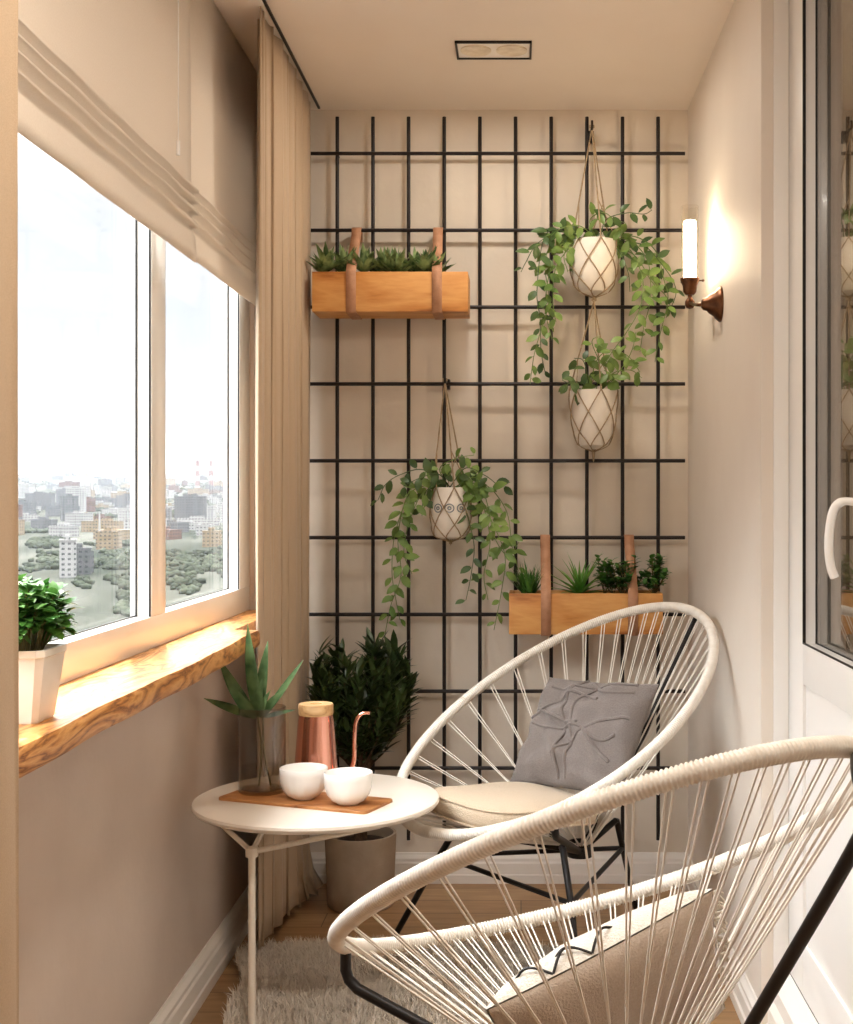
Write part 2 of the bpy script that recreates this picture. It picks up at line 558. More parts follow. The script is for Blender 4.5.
# ------------------------------------------------------------------ blinds and curtains
def blind(name, y0, y1, dx, label, seed, dz=0.0):
    r = empty(name, (-0.79 + dx, (y0 + y1) / 2, CEIL), label, 'blind', 'roman blinds over the window')
    prof = [(-0.786, CEIL - 0.002), (-0.785, 2.3), (-0.784, 2.035)]
    for z in (2.012, 1.987, 1.961, 1.930):
        prof += [(-0.782, z + 0.008), (-0.770, z + 0.004), (-0.764, z - 0.001), (-0.765, z - 0.005), (-0.783, z - 0.006)]
    prof += [(-0.776, 1.905), (-0.772, 1.87), (-0.772, 1.842)]
    n = 46
    V = []; Fc = []
    for j in range(n + 1):
        y = y0 + (y1 - y0) * j / n
        for i, (x, z) in enumerate(prof):
            wob = 0.0010 * math.sin(y * 9 + i * 1.3 + seed) + 0.0006 * math.sin(y * 23 + seed)
            k = 1.0 if z < 2.03 else 0.15
            V.append((x + dx + wob * k, y, z + (wob * 1.2 if z < 2.03 and z > 1.86 else 0) + (dz if z < 2.2 else 0)))
    m = len(prof)
    for j in range(n):
        for i in range(m - 1):
            Fc.append((j * m + i, j * m + i + 1, (j + 1) * m + i + 1, (j + 1) * m + i))
    o = build(MB().add(V, Fc), 'fabric', 'blind', r, ang=3.2)
    solidify(o, 0.002)
    build(MB().box(-0.81 + dx, -0.787 + dx, y0, y1, CEIL - 0.03, CEIL), 'head_rail', 'white_pvc', r, smooth=False)
    return r


b1 = blind('roman_blind', 0.7, 3.085, 0.0, 'wide near beige roman blind with a white pull cord', 0.3)
cord = MB().tube([(-0.750, 2.845, CEIL - 0.01), (-0.750, 2.846, 2.3), (-0.750, 2.845, 2.06)], 0.0018, 6)
cord.tube([(-0.750, 2.845, 2.065), (-0.750, 2.845, 2.034)], 0.0042, 8)
build(cord, 'pull_cord', 'white_pvc', b1)
blind('roman_blind', 3.10, 3.98, -0.022, 'narrow far beige roman blind beside the gathered curtain', 2.1, 0.02)

build(MB().box(-0.676, -0.669, -1.0, 4.33, CEIL - 0.006, CEIL), 'curtain_rail', 'black_metal', org=(-0.7, 1.6, CEIL),
      label='dark curtain rail slot running along the ceiling above both curtains', cat='curtain rail', smooth=False)


def curtain(y0, y1, nf, seed, label, lean=0.0, puddle=False, phase=0.0):
    r = random.Random(seed)
    V = []; Fc = []
    cols, rows = nf * 14, 40
    ph = [r.uniform(-0.5, 0.5) for _ in range(nf + 1)]
    am = [r.uniform(0.45, 1.0) for _ in range(nf + 2)]
    for j in range(rows + 1):
        z01 = j / rows
        z = (CEIL - 0.001) + (0.042 - (CEIL - 0.001)) * z01
        for i in range(cols + 1):
            s = i / cols
            f = s * nf
            k = int(f)
            fr_ = f - k
            a = am[k] * (1 - fr_) + am[min(k + 1, nf)] * fr_
            # gathered folds: rounded fronts, folding back over themselves
            th = 2 * PI * f + phase + 0.25 * math.sin(2 * PI * s * 1.7 + seed) * (1 - s)
            amp = 0.031 * a * (0.85 + 0.15 * z01)
            x = -0.706 + amp * (2 * abs(math.cos((th - PI / 2) / 2)) ** 0.42 - 1) + 0.003 * math.sin(th * 2.3 + z * 2 + seed)
            y = y0 + (y1 - y0) * s + 0.022 * math.sin(2 * th) * 0.5
            y += lean * z01 * (1 - s) + 0.006 * math.sin(z * 3 + f)
            if puddle:
                x += -0.030 * z01 * (1 - s)
                if z < 0.14 and s > 0.45:
                    q = (0.14 - z) / 0.14 * (s - 0.45) / 0.55
                    x += q * (0.045 + 0.03 * math.sin(f * 7 + z * 60))
                    y += q * (-0.05 + 0.03 * math.sin(f * 9))
                    z2 = z * (1 - 0.75 * q) + 0.006 * math.sin(f * 11)
                else:
                    z2 = z
            else:
                z2 = z
            V.append((x, y, max(0.012, z2)))
    w = cols + 1
    for j in range(rows):
        for i in range(cols):
            Fc.append((j * w + i, j * w + i + 1, (j + 1) * w + i + 1, (j + 1) * w + i))
    o = build(MB().add(V, Fc), 'curtain', 'curtain', org=(-0.70, (y0 + y1) / 2, 0), ang=3.2, label=label, cat='curtain', group='floor length beige curtains')
    solidify(o, 0.0025)
    return o


curtain(3.44, 4.27, 7, 3, 'gathered beige curtain hanging at the far end by the trellis wall', lean=0.14, puddle=True)
curtain(0.95, 1.757, 6, 8, 'plain beige curtain closest to the camera, beside the square white herb pot', phase=PI / 2)

# ------------------------------------------------------------------ wall trellis
GY = 4.325
tre = empty('wall_trellis', (-0.08, GY, 0.15), 'black metal grid trellis covering the end wall', 'trellis')
kx = GY / FPX
for i in range(10):
    x = (337.3 + 35.65 * i - CX) * kx
    zt = EYE + (CY - 117) * kx; zb = EYE + (CY - 840) * kx
    b_ = MB().tube([(x, GY, zb), (x, GY, zt)], 0.0062, 8)
    build(b_, 'upright_bar', 'grid_metal', tre)
for i in range(9):
    z = EYE + (CY - (154.5 + 76.6 * i)) * kx
    b_ = MB().tube([((309 - CX) * kx, GY - 0.0124, z), ((684.5 - CX) * kx, GY - 0.0124, z)], 0.0062, 8)
    for j in (0, 9):
        x = (337.3 + 35.65 * j - CX) * kx
        if i in (0, 2, 4, 6):
            b_.tube([(x, GY, z), (x, BACK, z)], 0.004, 6)
    build(b_, 'crossbar', 'grid_metal', tre)


# ------------------------------------------------------------------ plants: helpers
def rdir(r, zmin=-1, zmax=1):
    z = r.uniform(zmin, zmax); a = r.uniform(0, 2 * PI); q = math.sqrt(max(0, 1 - z * z))
    return Vector((q * math.cos(a), q * math.sin(a), z))


def rosette(mb, base, r, n, L, W, spread=0.9, shape='spike', droop=0.1, fold=0.35, tilt0=0.15):
    for i in range(n):
        a = i * 2.399 + r.uniform(-0.2, 0.2)
        t = (i + 0.5) / n
        el = tilt0 + spread * t
        d = Vector((math.cos(a) * math.sin(el), math.sin(a) * math.sin(el), math.cos(el)))
        up = Vector((-math.cos(a), -math.sin(a), 0.6)).normalized()
        mb.leaf(base, d, L * r.uniform(0.75, 1.1), W * r.uniform(0.85, 1.1), up=up, droop=-droop if False else droop, fold=fold, shape=shape)


def herb_clump(leaves, stems, base, r, n, R, H, L, W):
    for i in range(n):
        d = rdir(r, -0.1, 1)
        tip = Vector(base) + Vector((d.x * R * r.uniform(0.5, 1), d.y * R * r.uniform(0.5, 1), H * (0.35 + 0.65 * abs(d.z)) * r.uniform(0.7, 1.0)))
        mid = Vector(base).lerp(tip, 0.55) + Vector((d.x * R * 0.1, d.y * R * 0.1, H * 0.05))
        path = smooth_path([base, mid, tip], 4)
        stems.tube(path, 0.0013, 5)
        for k in (3, 5, 6, 7, 8):
            if k >= len(path): continue
            for q in range(2):
                ld = (rdir(r, -0.2, 0.7) + (path[-1] - path[0]).normalized() * 0.5)
                leaves.leaf(path[k], ld, L * r.uniform(0.7, 1.15), W * r.uniform(0.8, 1.1), droop=0.3, fold=0.2)


# planter boxes strapped to the trellis
def planter_box(x0, x1, z0, z1, label, strap_x, z_bar, plants, seed):
    r = random.Random(seed)
    yf, yb = 4.135, 4.298
    o = empty('planter_box', ((x0 + x1) / 2, (yf + yb) / 2, z0), label, 'planter', 'wooden planter boxes strapped to the trellis')
    t = 0.014
    mb = MB()
    mb.box(x0, x1, yf, yf + t, z0, z1, 0.002)
    mb.box(x0, x1, yb - t, yb, z0, z1, 0.002)
    mb.box(x0, x0 + t, yf + t, yb - t, z0, z1, 0.002)
    mb.box(x1 - t, x1, yf + t, yb - t, z0, z1, 0.002)
    mb.box(x0 + t, x1 - t, yf + t, yb - t, z0, z0 + t)
    build(mb, 'box', 'oak_box', o)
    # soil, slightly mounded
    V = []; Fc = []
    nx, ny = 30, 10
    for i in range(nx + 1):
        for j in range(ny + 1):
            x = x0 + t + (x1 - x0 - 2 * t) * i / nx; y = yf + t + (yb - yf - 2 * t) * j / ny
            V.append((x, y, z1 - 0.012 + 0.006 * mnoise.noise(Vector((x * 40, y * 40, seed)))))
    for i in range(nx):
        for j in range(ny):
            a = i * (ny + 1) + j
            Fc.append((a, a + ny + 1, a + ny + 2, a + 1))
    build(MB().add(V, Fc), 'soil', 'soil', o)
    for sx_top, sx in strap_x:
        w = 0.016
        path = [(sx_top, GY + 0.010, z_bar - 0.035), (sx_top, GY + 0.012, z_bar + 0.004), (sx_top, GY - 0.012, z_bar + 0.0085), (sx_top, GY - 0.026, z_bar + 0.002),
                (sx_top, GY - 0.032, z_bar - 0.02),
                (sx, yf - 0.001, z1 + 0.004), (sx, yf - 0.0035, z1 - 0.002), (sx, yf - 0.003, z0 - 0.001), (sx, yf + 0.004, z0 - 0.003), (sx, yb - 0.01, z0 - 0.003),
                (sx, yb + 0.002, z0), (sx, yb + 0.003, z0 + 0.04)]
        V = []; Fc = []
        for p in path:
            V += [(p[0] - w, p[1], p[2]), (p[0] + w, p[1], p[2])]
        for i in range(len(path) - 1):
            Fc.append((2 * i, 2 * i + 1, 2 * i + 3, 2 * i + 2))
        s_ = build(MB().add(V, Fc), 'strap', 'leather', o, ang=0.35)
        solidify(s_, 0.003)
    for kind, px, n in plants:
        base = Vector((px, 4.215, z1 - 0.012))
        mb = MB(); stm = MB()
        if kind == 'succulent':
            for q in range(n):
                bx = base + Vector((r.uniform(-0.05, 0.05), r.uniform(-0.05, 0.04), 0))
                rosette(mb, bx + Vector((0, 0, r.uniform(0, 0.02))), r, 15, r.uniform(0.07, 0.105), 0.026, spread=1.05, shape='lance', droop=-0.05)
            build(mb, 'succulent_plant', 'leaf_succulent', o)
        elif kind == 'spiky':
            for q in range(n):
                bx = base + Vector((r.uniform(-0.035, 0.035), r.uniform(-0.04, 0.04), 0))
                rosette(mb, bx, r, 18, r.uniform(0.09, 0.125), 0.015, spread=0.6, shape='spike', droop=0.02)
            build(mb, 'spiky_plant', 'leaf_herb', o)
        elif kind == 'aloe':
            rosette(mb, base, r, 30, 0.150, 0.024, spread=1.25, shape='spike', droop=0.18, fold=0.5, tilt0=0.1)
            build(mb, 'aloe_plant', 'leaf_aloe', o)
        else:
            for q in range(n):
                bx = base + Vector((r.uniform(-0.045, 0.045), r.uniform(-0.03, 0.03), 0))
                herb_clump(mb, stm, bx, r, 11, 0.062, 0.135, 0.026, 0.018)
            f_ = build(mb, 'herb_plant', 'leaf_herb', o)
            build(stm, 'stem', 'stem', f_)
    return o


kf = 4.135 / FPX
planter_box((312 - CX) * kf, (468 - CX) * kf, EYE + (CY - 311.5) * kf, EYE + (CY - 271.5) * kf,
            'planter box of small dark succulents, high on the trellis beside the curtain',
            [((357.5 - CX) * kx, (351 - CX) * kf), ((438.5 - CX) * kx, (437 - CX) * kf)], EYE + (CY - 231.1) * kx,
            [('succulent', -0.588, 5), ('succulent', -0.455, 6), ('succulent', -0.375, 5), ('succulent', -0.325, 4)], 5)
planter_box((509 - CX) * kf, (663 - CX) * kf, EYE + (CY - 634.5) * kf, EYE + (CY - 593.5) * kf,
            'planter box of bright aloe and herbs, low on the trellis behind the chair',
            [((545 - CX) * kx, (546 - CX) * kf), ((628.5 - CX) * kx, (633 - CX) * kf)], EYE + (CY - 537.5) * kx,
            [('spiky', 0.015, 6), ('aloe', 0.19, 1), ('herb', 0.315, 3), ('herb', 0.395, 3)], 9)


# hanging planters in macrame nets
def vine_part(o, pts_px, Ys, seed, mat, leaf_len=0.046, gap=0.026):
    r = random.Random(seed)
    P = [at(p[0], p[1], y) for p, y in zip(pts_px, Ys)]
    path = smooth_path(P, 10)
    mb = MB().tube(path, lambda i: 0.0015 * (1 - 0.5 * i / len(path)) + 0.0004, 5)
    dist = 0; side = 1; nxt = r.uniform(0.01, 0.02)
    total = sum((path[i] - path[i - 1]).length for i in range(1, len(path)))
    acc = 0
    for i in range(1, len(path)):
        seg = path[i] - path[i - 1]
        acc += seg.length
        if acc > nxt:
            nxt = acc + gap * r.uniform(0.65, 1.2)
            side = -side
            tdir = seg.normalized()
            out = tdir.cross(Vector((0, -1, 0.15)))
            if out.length < 1e-3: out = Vector((1, 0, 0))
            out = out.normalized() * side
            d = out * r.uniform(0.6, 1.0) + tdir * r.uniform(0.1, 0.8) + Vector((r.uniform(-.3, .3), r.uniform(-0.7, 0.4), r.uniform(-0.5, 0.3)))
            d.normalize()
            frac = acc / total
            L = leaf_len * r.uniform(0.75, 1.15) * (1 - 0.45 * max(0, frac - 0.35))
            b0 = path[i] + d * 0.006
            mb.tube([path[i], b0], 0.0008, 4, caps=False)
            upv = Vector((r.uniform(-0.5, 0.5), -0.8, r.uniform(0.2, 1.0)))
            mb.leaf(b0, d, L, L * r.uniform(0.52, 0.66), up=upv, droop=r.uniform(0.1, 0.4), fold=r.uniform(0.05, 0.35))
    return build(mb, 'vine', mat, o, ang=3.2)


def hanging_planter(label, cxp, rimp, botp, Y, hook, prof, seed, vines, rings=None, tail=0.03, n_net=6):
    """prof: (radius, 0..1 height) of the pot; hook: point the cords rise to"""
    top = at(cxp, rimp, Y); bot = at(cxp, botp, Y)
    H = top.z - bot.z
    c = Vector((bot.x, bot.y, bot.z))
    o = empty('hanging_planter', c, label, 'hanging planter', 'macrame hanging planters on the trellis')
    outer = [(rr, c.z + h * H) for rr, h in prof]
    rim = prof[-1][0]
    inner = [(rim - 0.007, c.z + H), (rim - 0.008, c.z + H * 0.86), (0.0001, c.z + H * 0.86)]
    facets = 10 if rings else 40
    pot = MB().lathe([(0.0001, c.z)] + outer + inner, (c.x, c.y, 0), n=40)
    p_ = build(pot, 'pot', 'pot_white', o, ang=0.6)
    if rings:
        for ang0 in rings:
            for rad in (0.013, 0.0045):
                cc = []
                for q in range(18):
                    a = 2 * PI * q / 18
                    ph = ang0 + math.cos(a) * rad / rim
                    zz = c.z + H * 0.60 + math.sin(a) * rad
                    rr = np.interp((zz - c.z) / H, [h for _, h in prof], [q_ for q_, _ in prof]) + 0.0008
                    cc.append((c.x + rr * math.sin(ph), c.y - rr * math.cos(ph), zz))
                build(MB().tube(cc, 0.0018, 5, closed=True), 'ring_motif', 'pot_ring', p_)
    build(MB().lathe([(rim - 0.009, c.z + H * 0.86), (rim - 0.010, c.z + H * 0.90), (rim * 0.5, c.z + H * 0.93), (0.0001, c.z + H * 0.94)], (c.x, c.y, 0), n=24), 'soil', 'soil', o)
    # net: cords zigzag down the pot in two rows of knots, then gather at a tail
    net = MB()
    R = lambda h: float(np.interp(h, [q for _, q in prof], [q for q, _ in prof])) + 0.0035

    def on(a, h):
        return Vector((c.x + R(h) * math.sin(a), c.y - R(h) * math.cos(a), c.z + h * H))
    st_ = 2 * PI / n_net
    rows = [(1.0, 0), (0.62, 0.5), (0.28, 0), (0.0, 0.5)]
    for k in range(n_net):
        for (h0, o0), (h1, o1) in zip(rows[:-1], rows[1:]):
            for sgn in (-1, 1):
                a0 = (k + o0) * st_ + 0.25; a1 = (k + o0 + 0.5 * sgn) * st_ + 0.25
                if h1 == 0.0:
                    pts = [on(a0 + (a1 - a0) * t, h0 + (0.03 - h0) * t) for t in np.linspace(0, 1, 6)] + [Vector((c.x, c.y, c.z - 0.010))]
                else:
                    pts = [on(a0 + (a1 - a0) * t, h0 + (h1 - h0) * t) for t in np.linspace(0, 1, 6)]
                net.tube(pts, 0.0021, 5)
    hk = Vector(hook)
    for k in range(n_net):
        if k % 2 == 0:
            a = k * st_ + 0.25
            a_pt = on(a, 1.0)
            net.tube([a_pt, a_pt.lerp(hk, 0.3) + Vector((0, 0, 0.004)), hk], 0.0026, 6)
            a2 = (k + 1) * st_ + 0.25
            net.tube([on(a2, 1.0), a_pt.lerp(hk, 0.35)], 0.0018, 5)
    net.lathe([(0.0001, c.z - tail - 0.01), (0.003, c.z - tail), (0.0055, c.z - 0.016), (0.006, c.z - 0.008), (0.0001, c.z)], (c.x, c.y, 0), n=8)
    tub = net.tube([(hk.x - 0.006, hk.y, hk.z + 0.012), (hk.x - 0.007, hk.y, hk.z + 0.004), hk, (hk.x + 0.007, hk.y, hk.z + 0.004), (hk.x + 0.006, hk.y, hk.z + 0.012)], 0.0022, 6)
    build(net, 'macrame_net', 'jute', o)
    r = random.Random(seed)
    for i, pts in enumerate(vines):
        n = len(pts)
        y1 = Y - r.uniform(-0.02, 0.075)
        Ys = [Y + r.uniform(-0.03, 0.01)] + [min(4.285, Y + (y1 - Y) * (q / (n - 1)) - 0.055 * math.sin(PI * q / (n - 1) * 0.8) + r.uniform(-0.012, 0.012)) for q in range(1, n)]
        vine_part(o, pts, Ys, seed * 31 + i, 'leaf_vine' if i % 3 else 'leaf_vine_dark')
    return o


round_prof = [(0.022, 0.0), (0.046, 0.05), (0.062, 0.18), (0.0735, 0.40), (0.078, 0.62), (0.076, 0.82), (0.070, 1.0)]
taper_prof = [(0.026, 0.0), (0.048, 0.06), (0.062, 0.25), (0.0715, 0.52), (0.0765, 0.8), (0.0775, 1.0)]
small_prof = [(0.030, 0.0), (0.050, 0.05), (0.060, 0.2), (0.0645, 0.42), (0.0640, 0.7), (0.0575, 1.0)]


def wall_hook(px, py, label):
    p = at(px, py, 4.325)
    o = MB().box(p.x - 0.011, p.x + 0.011, 4.318, 4.362, p.z - 0.016, p.z + 0.016, 0.002)
    o.tube(smooth_path([(p.x, 4.318, p.z + 0.006), (p.x, 4.262, p.z + 0.004), (p.x, 4.236, p.z - 0.004), (p.x, 4.225, p.z + 0.010), (p.x, 4.228, p.z + 0.022)], 5), 0.004, 8)
    build(o, 'wall_hook', 'black_metal', org=(p.x, 4.36, p.z), label=label, cat='hook', group='black wall hooks for the hanging planters')
    return Vector((p.x, 4.236, p.z - 0.001))


h1 = wall_hook(590.5, 136, 'black wall hook near the ceiling holding two planters')
h2 = wall_hook(446.5, 384, 'black wall hook mid wall holding one planter')
hanging_planter('round white pot with long trailing vines, upper of two pots on one hook', 594, 241, 295, 4.236, h1, round_prof, 11, [
    [(588, 241), (562, 232), (538, 243), (526, 262), (521, 272)],
    [(586, 241), (558, 236), (545, 262), (549, 300), (541, 330), (534, 356), (530, 384)],
    [(588, 241), (572, 246), (556, 268), (553, 300), (556, 322)],
    [(586, 241), (568, 232), (545, 236), (537, 290), (540, 318), (541, 350), (545, 372)],
    [(600, 240), (632, 236), (655, 250), (664, 280), (668, 300), (660, 335), (655, 362)],
    [(600, 240), (628, 248), (642, 276), (641, 305), (628, 330), (612, 352), (604, 366)],
    [(600, 240), (606, 220), (626, 213), (644, 214), (652, 210)],
    [(602, 240), (634, 255), (652, 282), (666, 296), (672, 312)],
    [(585, 241), (572, 243), (564, 256), (568, 272)],
    [(602, 241), (618, 250), (628, 272), (630, 292)],
    [(597, 240), (590, 220), (605, 213), (620, 228), (622, 238)],
    [(600, 240), (628, 240), (648, 262), (650, 300), (644, 326), (640, 352)],
    [(602, 240), (640, 244), (660, 262), (676, 290), (666, 318)],
    [(586, 240), (560, 246), (548, 280), (546, 312), (552, 340)],
    [(598, 240), (580, 226), (562, 228), (548, 238)],
], tail=0.012)
u_tail = at(594, 295, 4.236) + Vector((0, 0, -0.021))
hanging_planter('tapered white pot with few leaves, hanging below the upper planter', 593.5, 391, 449, 4.236, u_tail, taper_prof, 23, [
    [(588, 391), (578, 382), (568, 384), (565, 390)],
    [(590, 391), (596, 362), (610, 350), (628, 356), (640, 372)],
    [(600, 391), (612, 374), (630, 370), (642, 378)],
    [(590, 391), (584, 362), (574, 358)],
    [(596, 391), (600, 366), (592, 342), (600, 336)],
    [(600, 391), (622, 368), (632, 350), (636, 332)],
    [(585, 391), (574, 386), (562, 380)],
    [(600, 391), (608, 384), (614, 378), (604, 370)],
], tail=0.035)
hanging_planter('white pot with grey ring motifs, hanging above the dark leafy shrub', 450.5, 487.5, 539, 4.236, h2, small_prof, 37, [
    [(446, 487), (424, 470), (402, 474), (386, 484), (378, 500)],
    [(446, 487), (418, 482), (404, 505), (398, 540), (401, 575), (391, 605), (385, 634)],
    [(446, 487), (424, 492), (410, 520), (404, 552), (412, 574)],
    [(450, 487), (466, 468), (486, 476), (500, 486), (510, 482)],
    [(455, 487), (476, 478), (488, 506), (494, 536), (508, 556), (519, 542)],
    [(455, 487), (478, 496), (494, 526), (505, 556), (502, 588), (494, 630)],
    [(455, 487), (466, 512), (474, 545), (471, 575), (466, 600)],
    [(455, 487), (480, 500), (490, 540), (484, 575), (488, 600)],
    [(448, 487), (440, 468), (458, 458), (474, 455)],
    [(446, 487), (434, 484), (424, 496), (422, 516)],
    [(456, 487), (470, 486), (480, 512), (478, 530)],
    [(446, 487), (414, 490), (396, 530), (392, 570), (396, 600), (400, 620)],
    [(450, 487), (438, 474), (420, 478), (404, 486)],
    [(455, 487), (484, 484), (506, 510), (512, 545), (518, 570)],
], rings=(-0.62, 0.0, 0.62), tail=0.012)

# ------------------------------------------------------------------ wall lamp
sy = 3.64
tx = 0.491
lamp = empty('wall_sconce', (RX, sy, 1.829), 'lit bronze wall lamp with a tall glass tube on the right wall', 'wall lamp')
mb = MB()
mb.lathe([(0.0001, 0.0), (0.050, 0.0), (0.050, -0.004), (0.047, -0.008), (0.040, -0.016), (0.034, -0.020), (0.026, -0.034), (0.019, -0.040), (0.0165, -0.050), (0.010, -0.055), (0.0001, -0.056)], (RX, sy, 1.829), n=32, axis='X')
build(mb, 'wall_plate', 'bronze', lamp)
ty, TZO = 3.78, 0.023
arm = MB().tube(smooth_path([(RX - 0.050, sy, 1.829), (RX - 0.064, sy + 0.02, 1.830), (tx, ty - 0.02, 1.850), (tx, ty, 1.851)], 5), 0.005, 10)
arm.lathe([(0.0001, 1.813), (0.010, 1.816), (0.0145, 1.824), (0.0145, 1.834), (0.010, 1.842), (0.006, 1.846), (0.006, 1.853), (0.011, 1.856), (0.0001, 1.857)], (tx, ty, TZO), n=20)
build(arm, 'arm', 'bronze', lamp)
hol = MB().lathe([(0.0001, 1.853), (0.012, 1.854), (0.019, 1.862), (0.021, 1.880), (0.026, 1.892), (0.028, 1.897), (0.028, 1.902), (0.0001, 1.902)], (tx, ty, TZO), n=28)
for a in (0.0, 2 * PI / 3, 4 * PI / 3):
    hol.tube([(tx + 0.026 * math.cos(a), ty + 0.026 * math.sin(a), 1.896 + TZO), (tx + 0.036 * math.cos(a), ty + 0.036 * math.sin(a), 1.896 + TZO)], 0.0022, 8)
    hol.lathe([(0.0001, -0.004), (0.004, -0.002), (0.004, 0.002), (0.0001, 0.004)], (tx + 0.038 * math.cos(a), ty + 0.038 * math.sin(a), 1.896 + TZO), n=10)
build(hol, 'holder', 'bronze', lamp)
build(MB().lathe([(0.0255, 1.902), (0.0255, 2.112), (0.0235, 2.112), (0.0235, 1.902)], (tx, ty, TZO), n=32), 'glass_tube', 'tube_glass', lamp)
build(MB().lathe([(0.0001, 1.903), (0.0185, 1.904), (0.0185, 2.064), (0.016, 2.069), (0.0001, 2.070)], (tx, ty, TZO), n=24), 'glowing_bulb', 'lamp_glow', lamp, label='glowing warm white inner tube')

# recessed ceiling lamp
dl = empty('ceiling_downlight', (-0.08, 3.77, CEIL), 'rectangular twin downlight with a thin dark rim in the ceiling', 'ceiling lamp')
x0, x1, y0, y1 = -0.189, 0.031, 3.705, 3.845
rim = MB()
for a in ((x0, x1, y0, y0 + 0.006), (x0, x1, y1 - 0.006, y1), (x0, x0 + 0.006, y0, y1), (x1 - 0.006, x1, y0, y1)):
    rim.box(*a, CEIL - 0.007, CEIL)
build(rim, 'rim', 'black_metal', dl, smooth=False)
build(MB().box(x0 + 0.006, x1 - 0.006, y0 + 0.006, y1 - 0.006, CEIL - 0.003, CEIL), 'plate', 'white_trim', dl, smooth=False)
for cx_ in (x0 + 0.058, x1 - 0.058):
    build(MB().lathe([(0.045, CEIL - 0.003), (0.045, CEIL - 0.006), (0.038, CEIL - 0.006), (0.034, CEIL - 0.0035), (0.0001, CEIL - 0.0035)], (cx_, (y0 + y1) / 2, 0), n=28), 'lens', 'lens', dl)

# ------------------------------------------------------------------ sill herb
r = random.Random(4)
hx, hy, hz = -0.772, 2.0, SILL
hp_ = empty('potted_herb', (hx, hy, hz), 'bushy green herb in a square white pot on the window board', 'potted plant')
V = []
b0, t0, hh = 0.040, 0.055, 0.112
lv = [(b0, 0.0), (b0 + 0.002, 0.004), (t0, hh - 0.012), (t0 + 0.002, hh - 0.01), (t0 + 0.002, hh), (t0 - 0.005, hh), (t0 - 0.006, hh - 0.018)]
mb = MB()
for s_, z in lv:
    c_ = s_ * 0.18
    for (a, b) in ((-s_, -s_ + c_), (-s_ + c_, -s_), (s_ - c_, -s_), (s_, -s_ + c_), (s_, s_ - c_), (s_ - c_, s_), (-s_ + c_, s_), (-s_, s_ - c_)):
        V.append((hx + a, hy + b, hz + z))
Fc = [tuple(range(7, -1, -1))] + [(l * 8 + i, l * 8 + (i + 1) % 8, (l + 1) * 8 + (i + 1) % 8, (l + 1) * 8 + i) for l in range(6) for i in range(8)] + [tuple(48 + i for i in range(8))]
build(mb.add(V, Fc), 'pot', 'pot_white', hp_, ang=0.5)
lf, stm = MB(), MB()
for i in range(95):
    d = rdir(r, -0.35, 1)
    tip = Vector((hx + d.x * 0.074 * r.uniform(0.55, 1), hy + d.y * 0.11 * r.uniform(0.55, 1), hz + hh + 0.040 + d.z * 0.072 * r.uniform(0.6, 1)))
    tip.x = max(tip.x, -0.835)
    st0 = Vector((hx + d.x * 0.03, hy + d.y * 0.03, hz + hh - 0.015))
    path = smooth_path([st0, st0.lerp(tip, 0.5) + Vector((0, 0, 0.015)), tip], 4)
    stm.tube(path, 0.0014, 5)
    for k in (4, 6, 7, 8):
        for q in range(2):
            ld = (rdir(r, -0.3, 0.8) + d * 0.8).normalized()
            if path[k].x + ld.x * 0.03 < -0.845: ld.x = abs(ld.x)
            lf.leaf(path[k], ld, r.uniform(0.018, 0.03), r.uniform(0.013, 0.02), droop=0.35, fold=0.15)
build(lf, 'foliage', 'leaf_herb', hp_, ang=3.2)
build(stm, 'stem', 'stem', hp_)

# ------------------------------------------------------------------ side table and what stands on it
TC = Vector((-0.500, 3.188, 0.0)); TZ = 0.552
tb = empty('side_table', (-0.500, 3.188, 0), 'round cream side table on a thin braced pole under the window board', 'table')
build(MB().lathe([(0.0001, TZ - 0.020), (0.288, TZ - 0.020), (0.296, TZ - 0.016), (0.300, TZ - 0.009), (0.298, TZ - 0.003), (0.292, TZ), (0.0001, TZ)], TC, n=72), 'tabletop', 'table_white', tb)
px_, py_, hubz = -0.625, 3.02, 0.462
build(MB().tube([(px_, py_, 0.028), (px_, py_, hubz + 0.012)], 0.0085, 12).lathe([(0.0001, hubz - 0.014), (0.015, hubz - 0.010), (0.015, hubz + 0.010), (0.0001, hubz + 0.014)], (px_, py_, 0), n=16), 'pole', 'table_white', tb)
zu = TZ - 0.021
for e in ([(px_, py_, hubz), (-0.722, 3.06, zu)], [(px_, py_, hubz), (-0.600, 3.15, zu)], [(px_, py_, hubz), (-0.325, 2.985, zu)]):
    build(MB().tube(e, 0.0062, 10), 'brace', 'table_white', tb)
build(MB().lathe([(0.0001, 0.0), (0.125, 0.0), (0.125, 0.006), (0.11, 0.012), (0.02, 0.024), (0.012, 0.04), (0.0001, 0.04)], (px_, py_, 0.004), n=40), 'foot', 'table_white', tb)

# tray
u = Vector((0.928, -0.362, 0)).normalized(); w = Vector((0.21, 0.978, 0)); w = (w - u * w.dot(u)).normalized()
tc_ = Vector((-0.522, 3.146, TZ))
hw, hd_, th = 0.203, 0.073, 0.007
V = []
for z, ins in ((0, 0.0), (th - 0.0015, 0.0), (th, 0.0015)):
    for k in range(28):
        q = k // 7; t = (k % 7) / 6 * PI / 2 + q * PI / 2
        sx = (1, -1, -1, 1)[q]; sy_ = (1, 1, -1, -1)[q]
        rr = 0.012
        V.append(tc_ + u * (sx * (hw - rr) + (rr - ins) * math.cos(t)) + w * (sy_ * (hd_ - rr) + (rr - ins) * math.sin(t)) + Vector((0, 0, z)))
Fc = [(l * 28 + i, l * 28 + (i + 1) % 28, (l + 1) * 28 + (i + 1) % 28, (l + 1) * 28 + i) for l in range(2) for i in range(28)] + [tuple(reversed(range(28))), tuple(56 + i for i in range(28))]
build(MB().add(V, Fc), 'serving_board', 'cork', org=tc_, ang=0.6, label='flat brown wooden serving board under the cups and vase', cat='serving board')
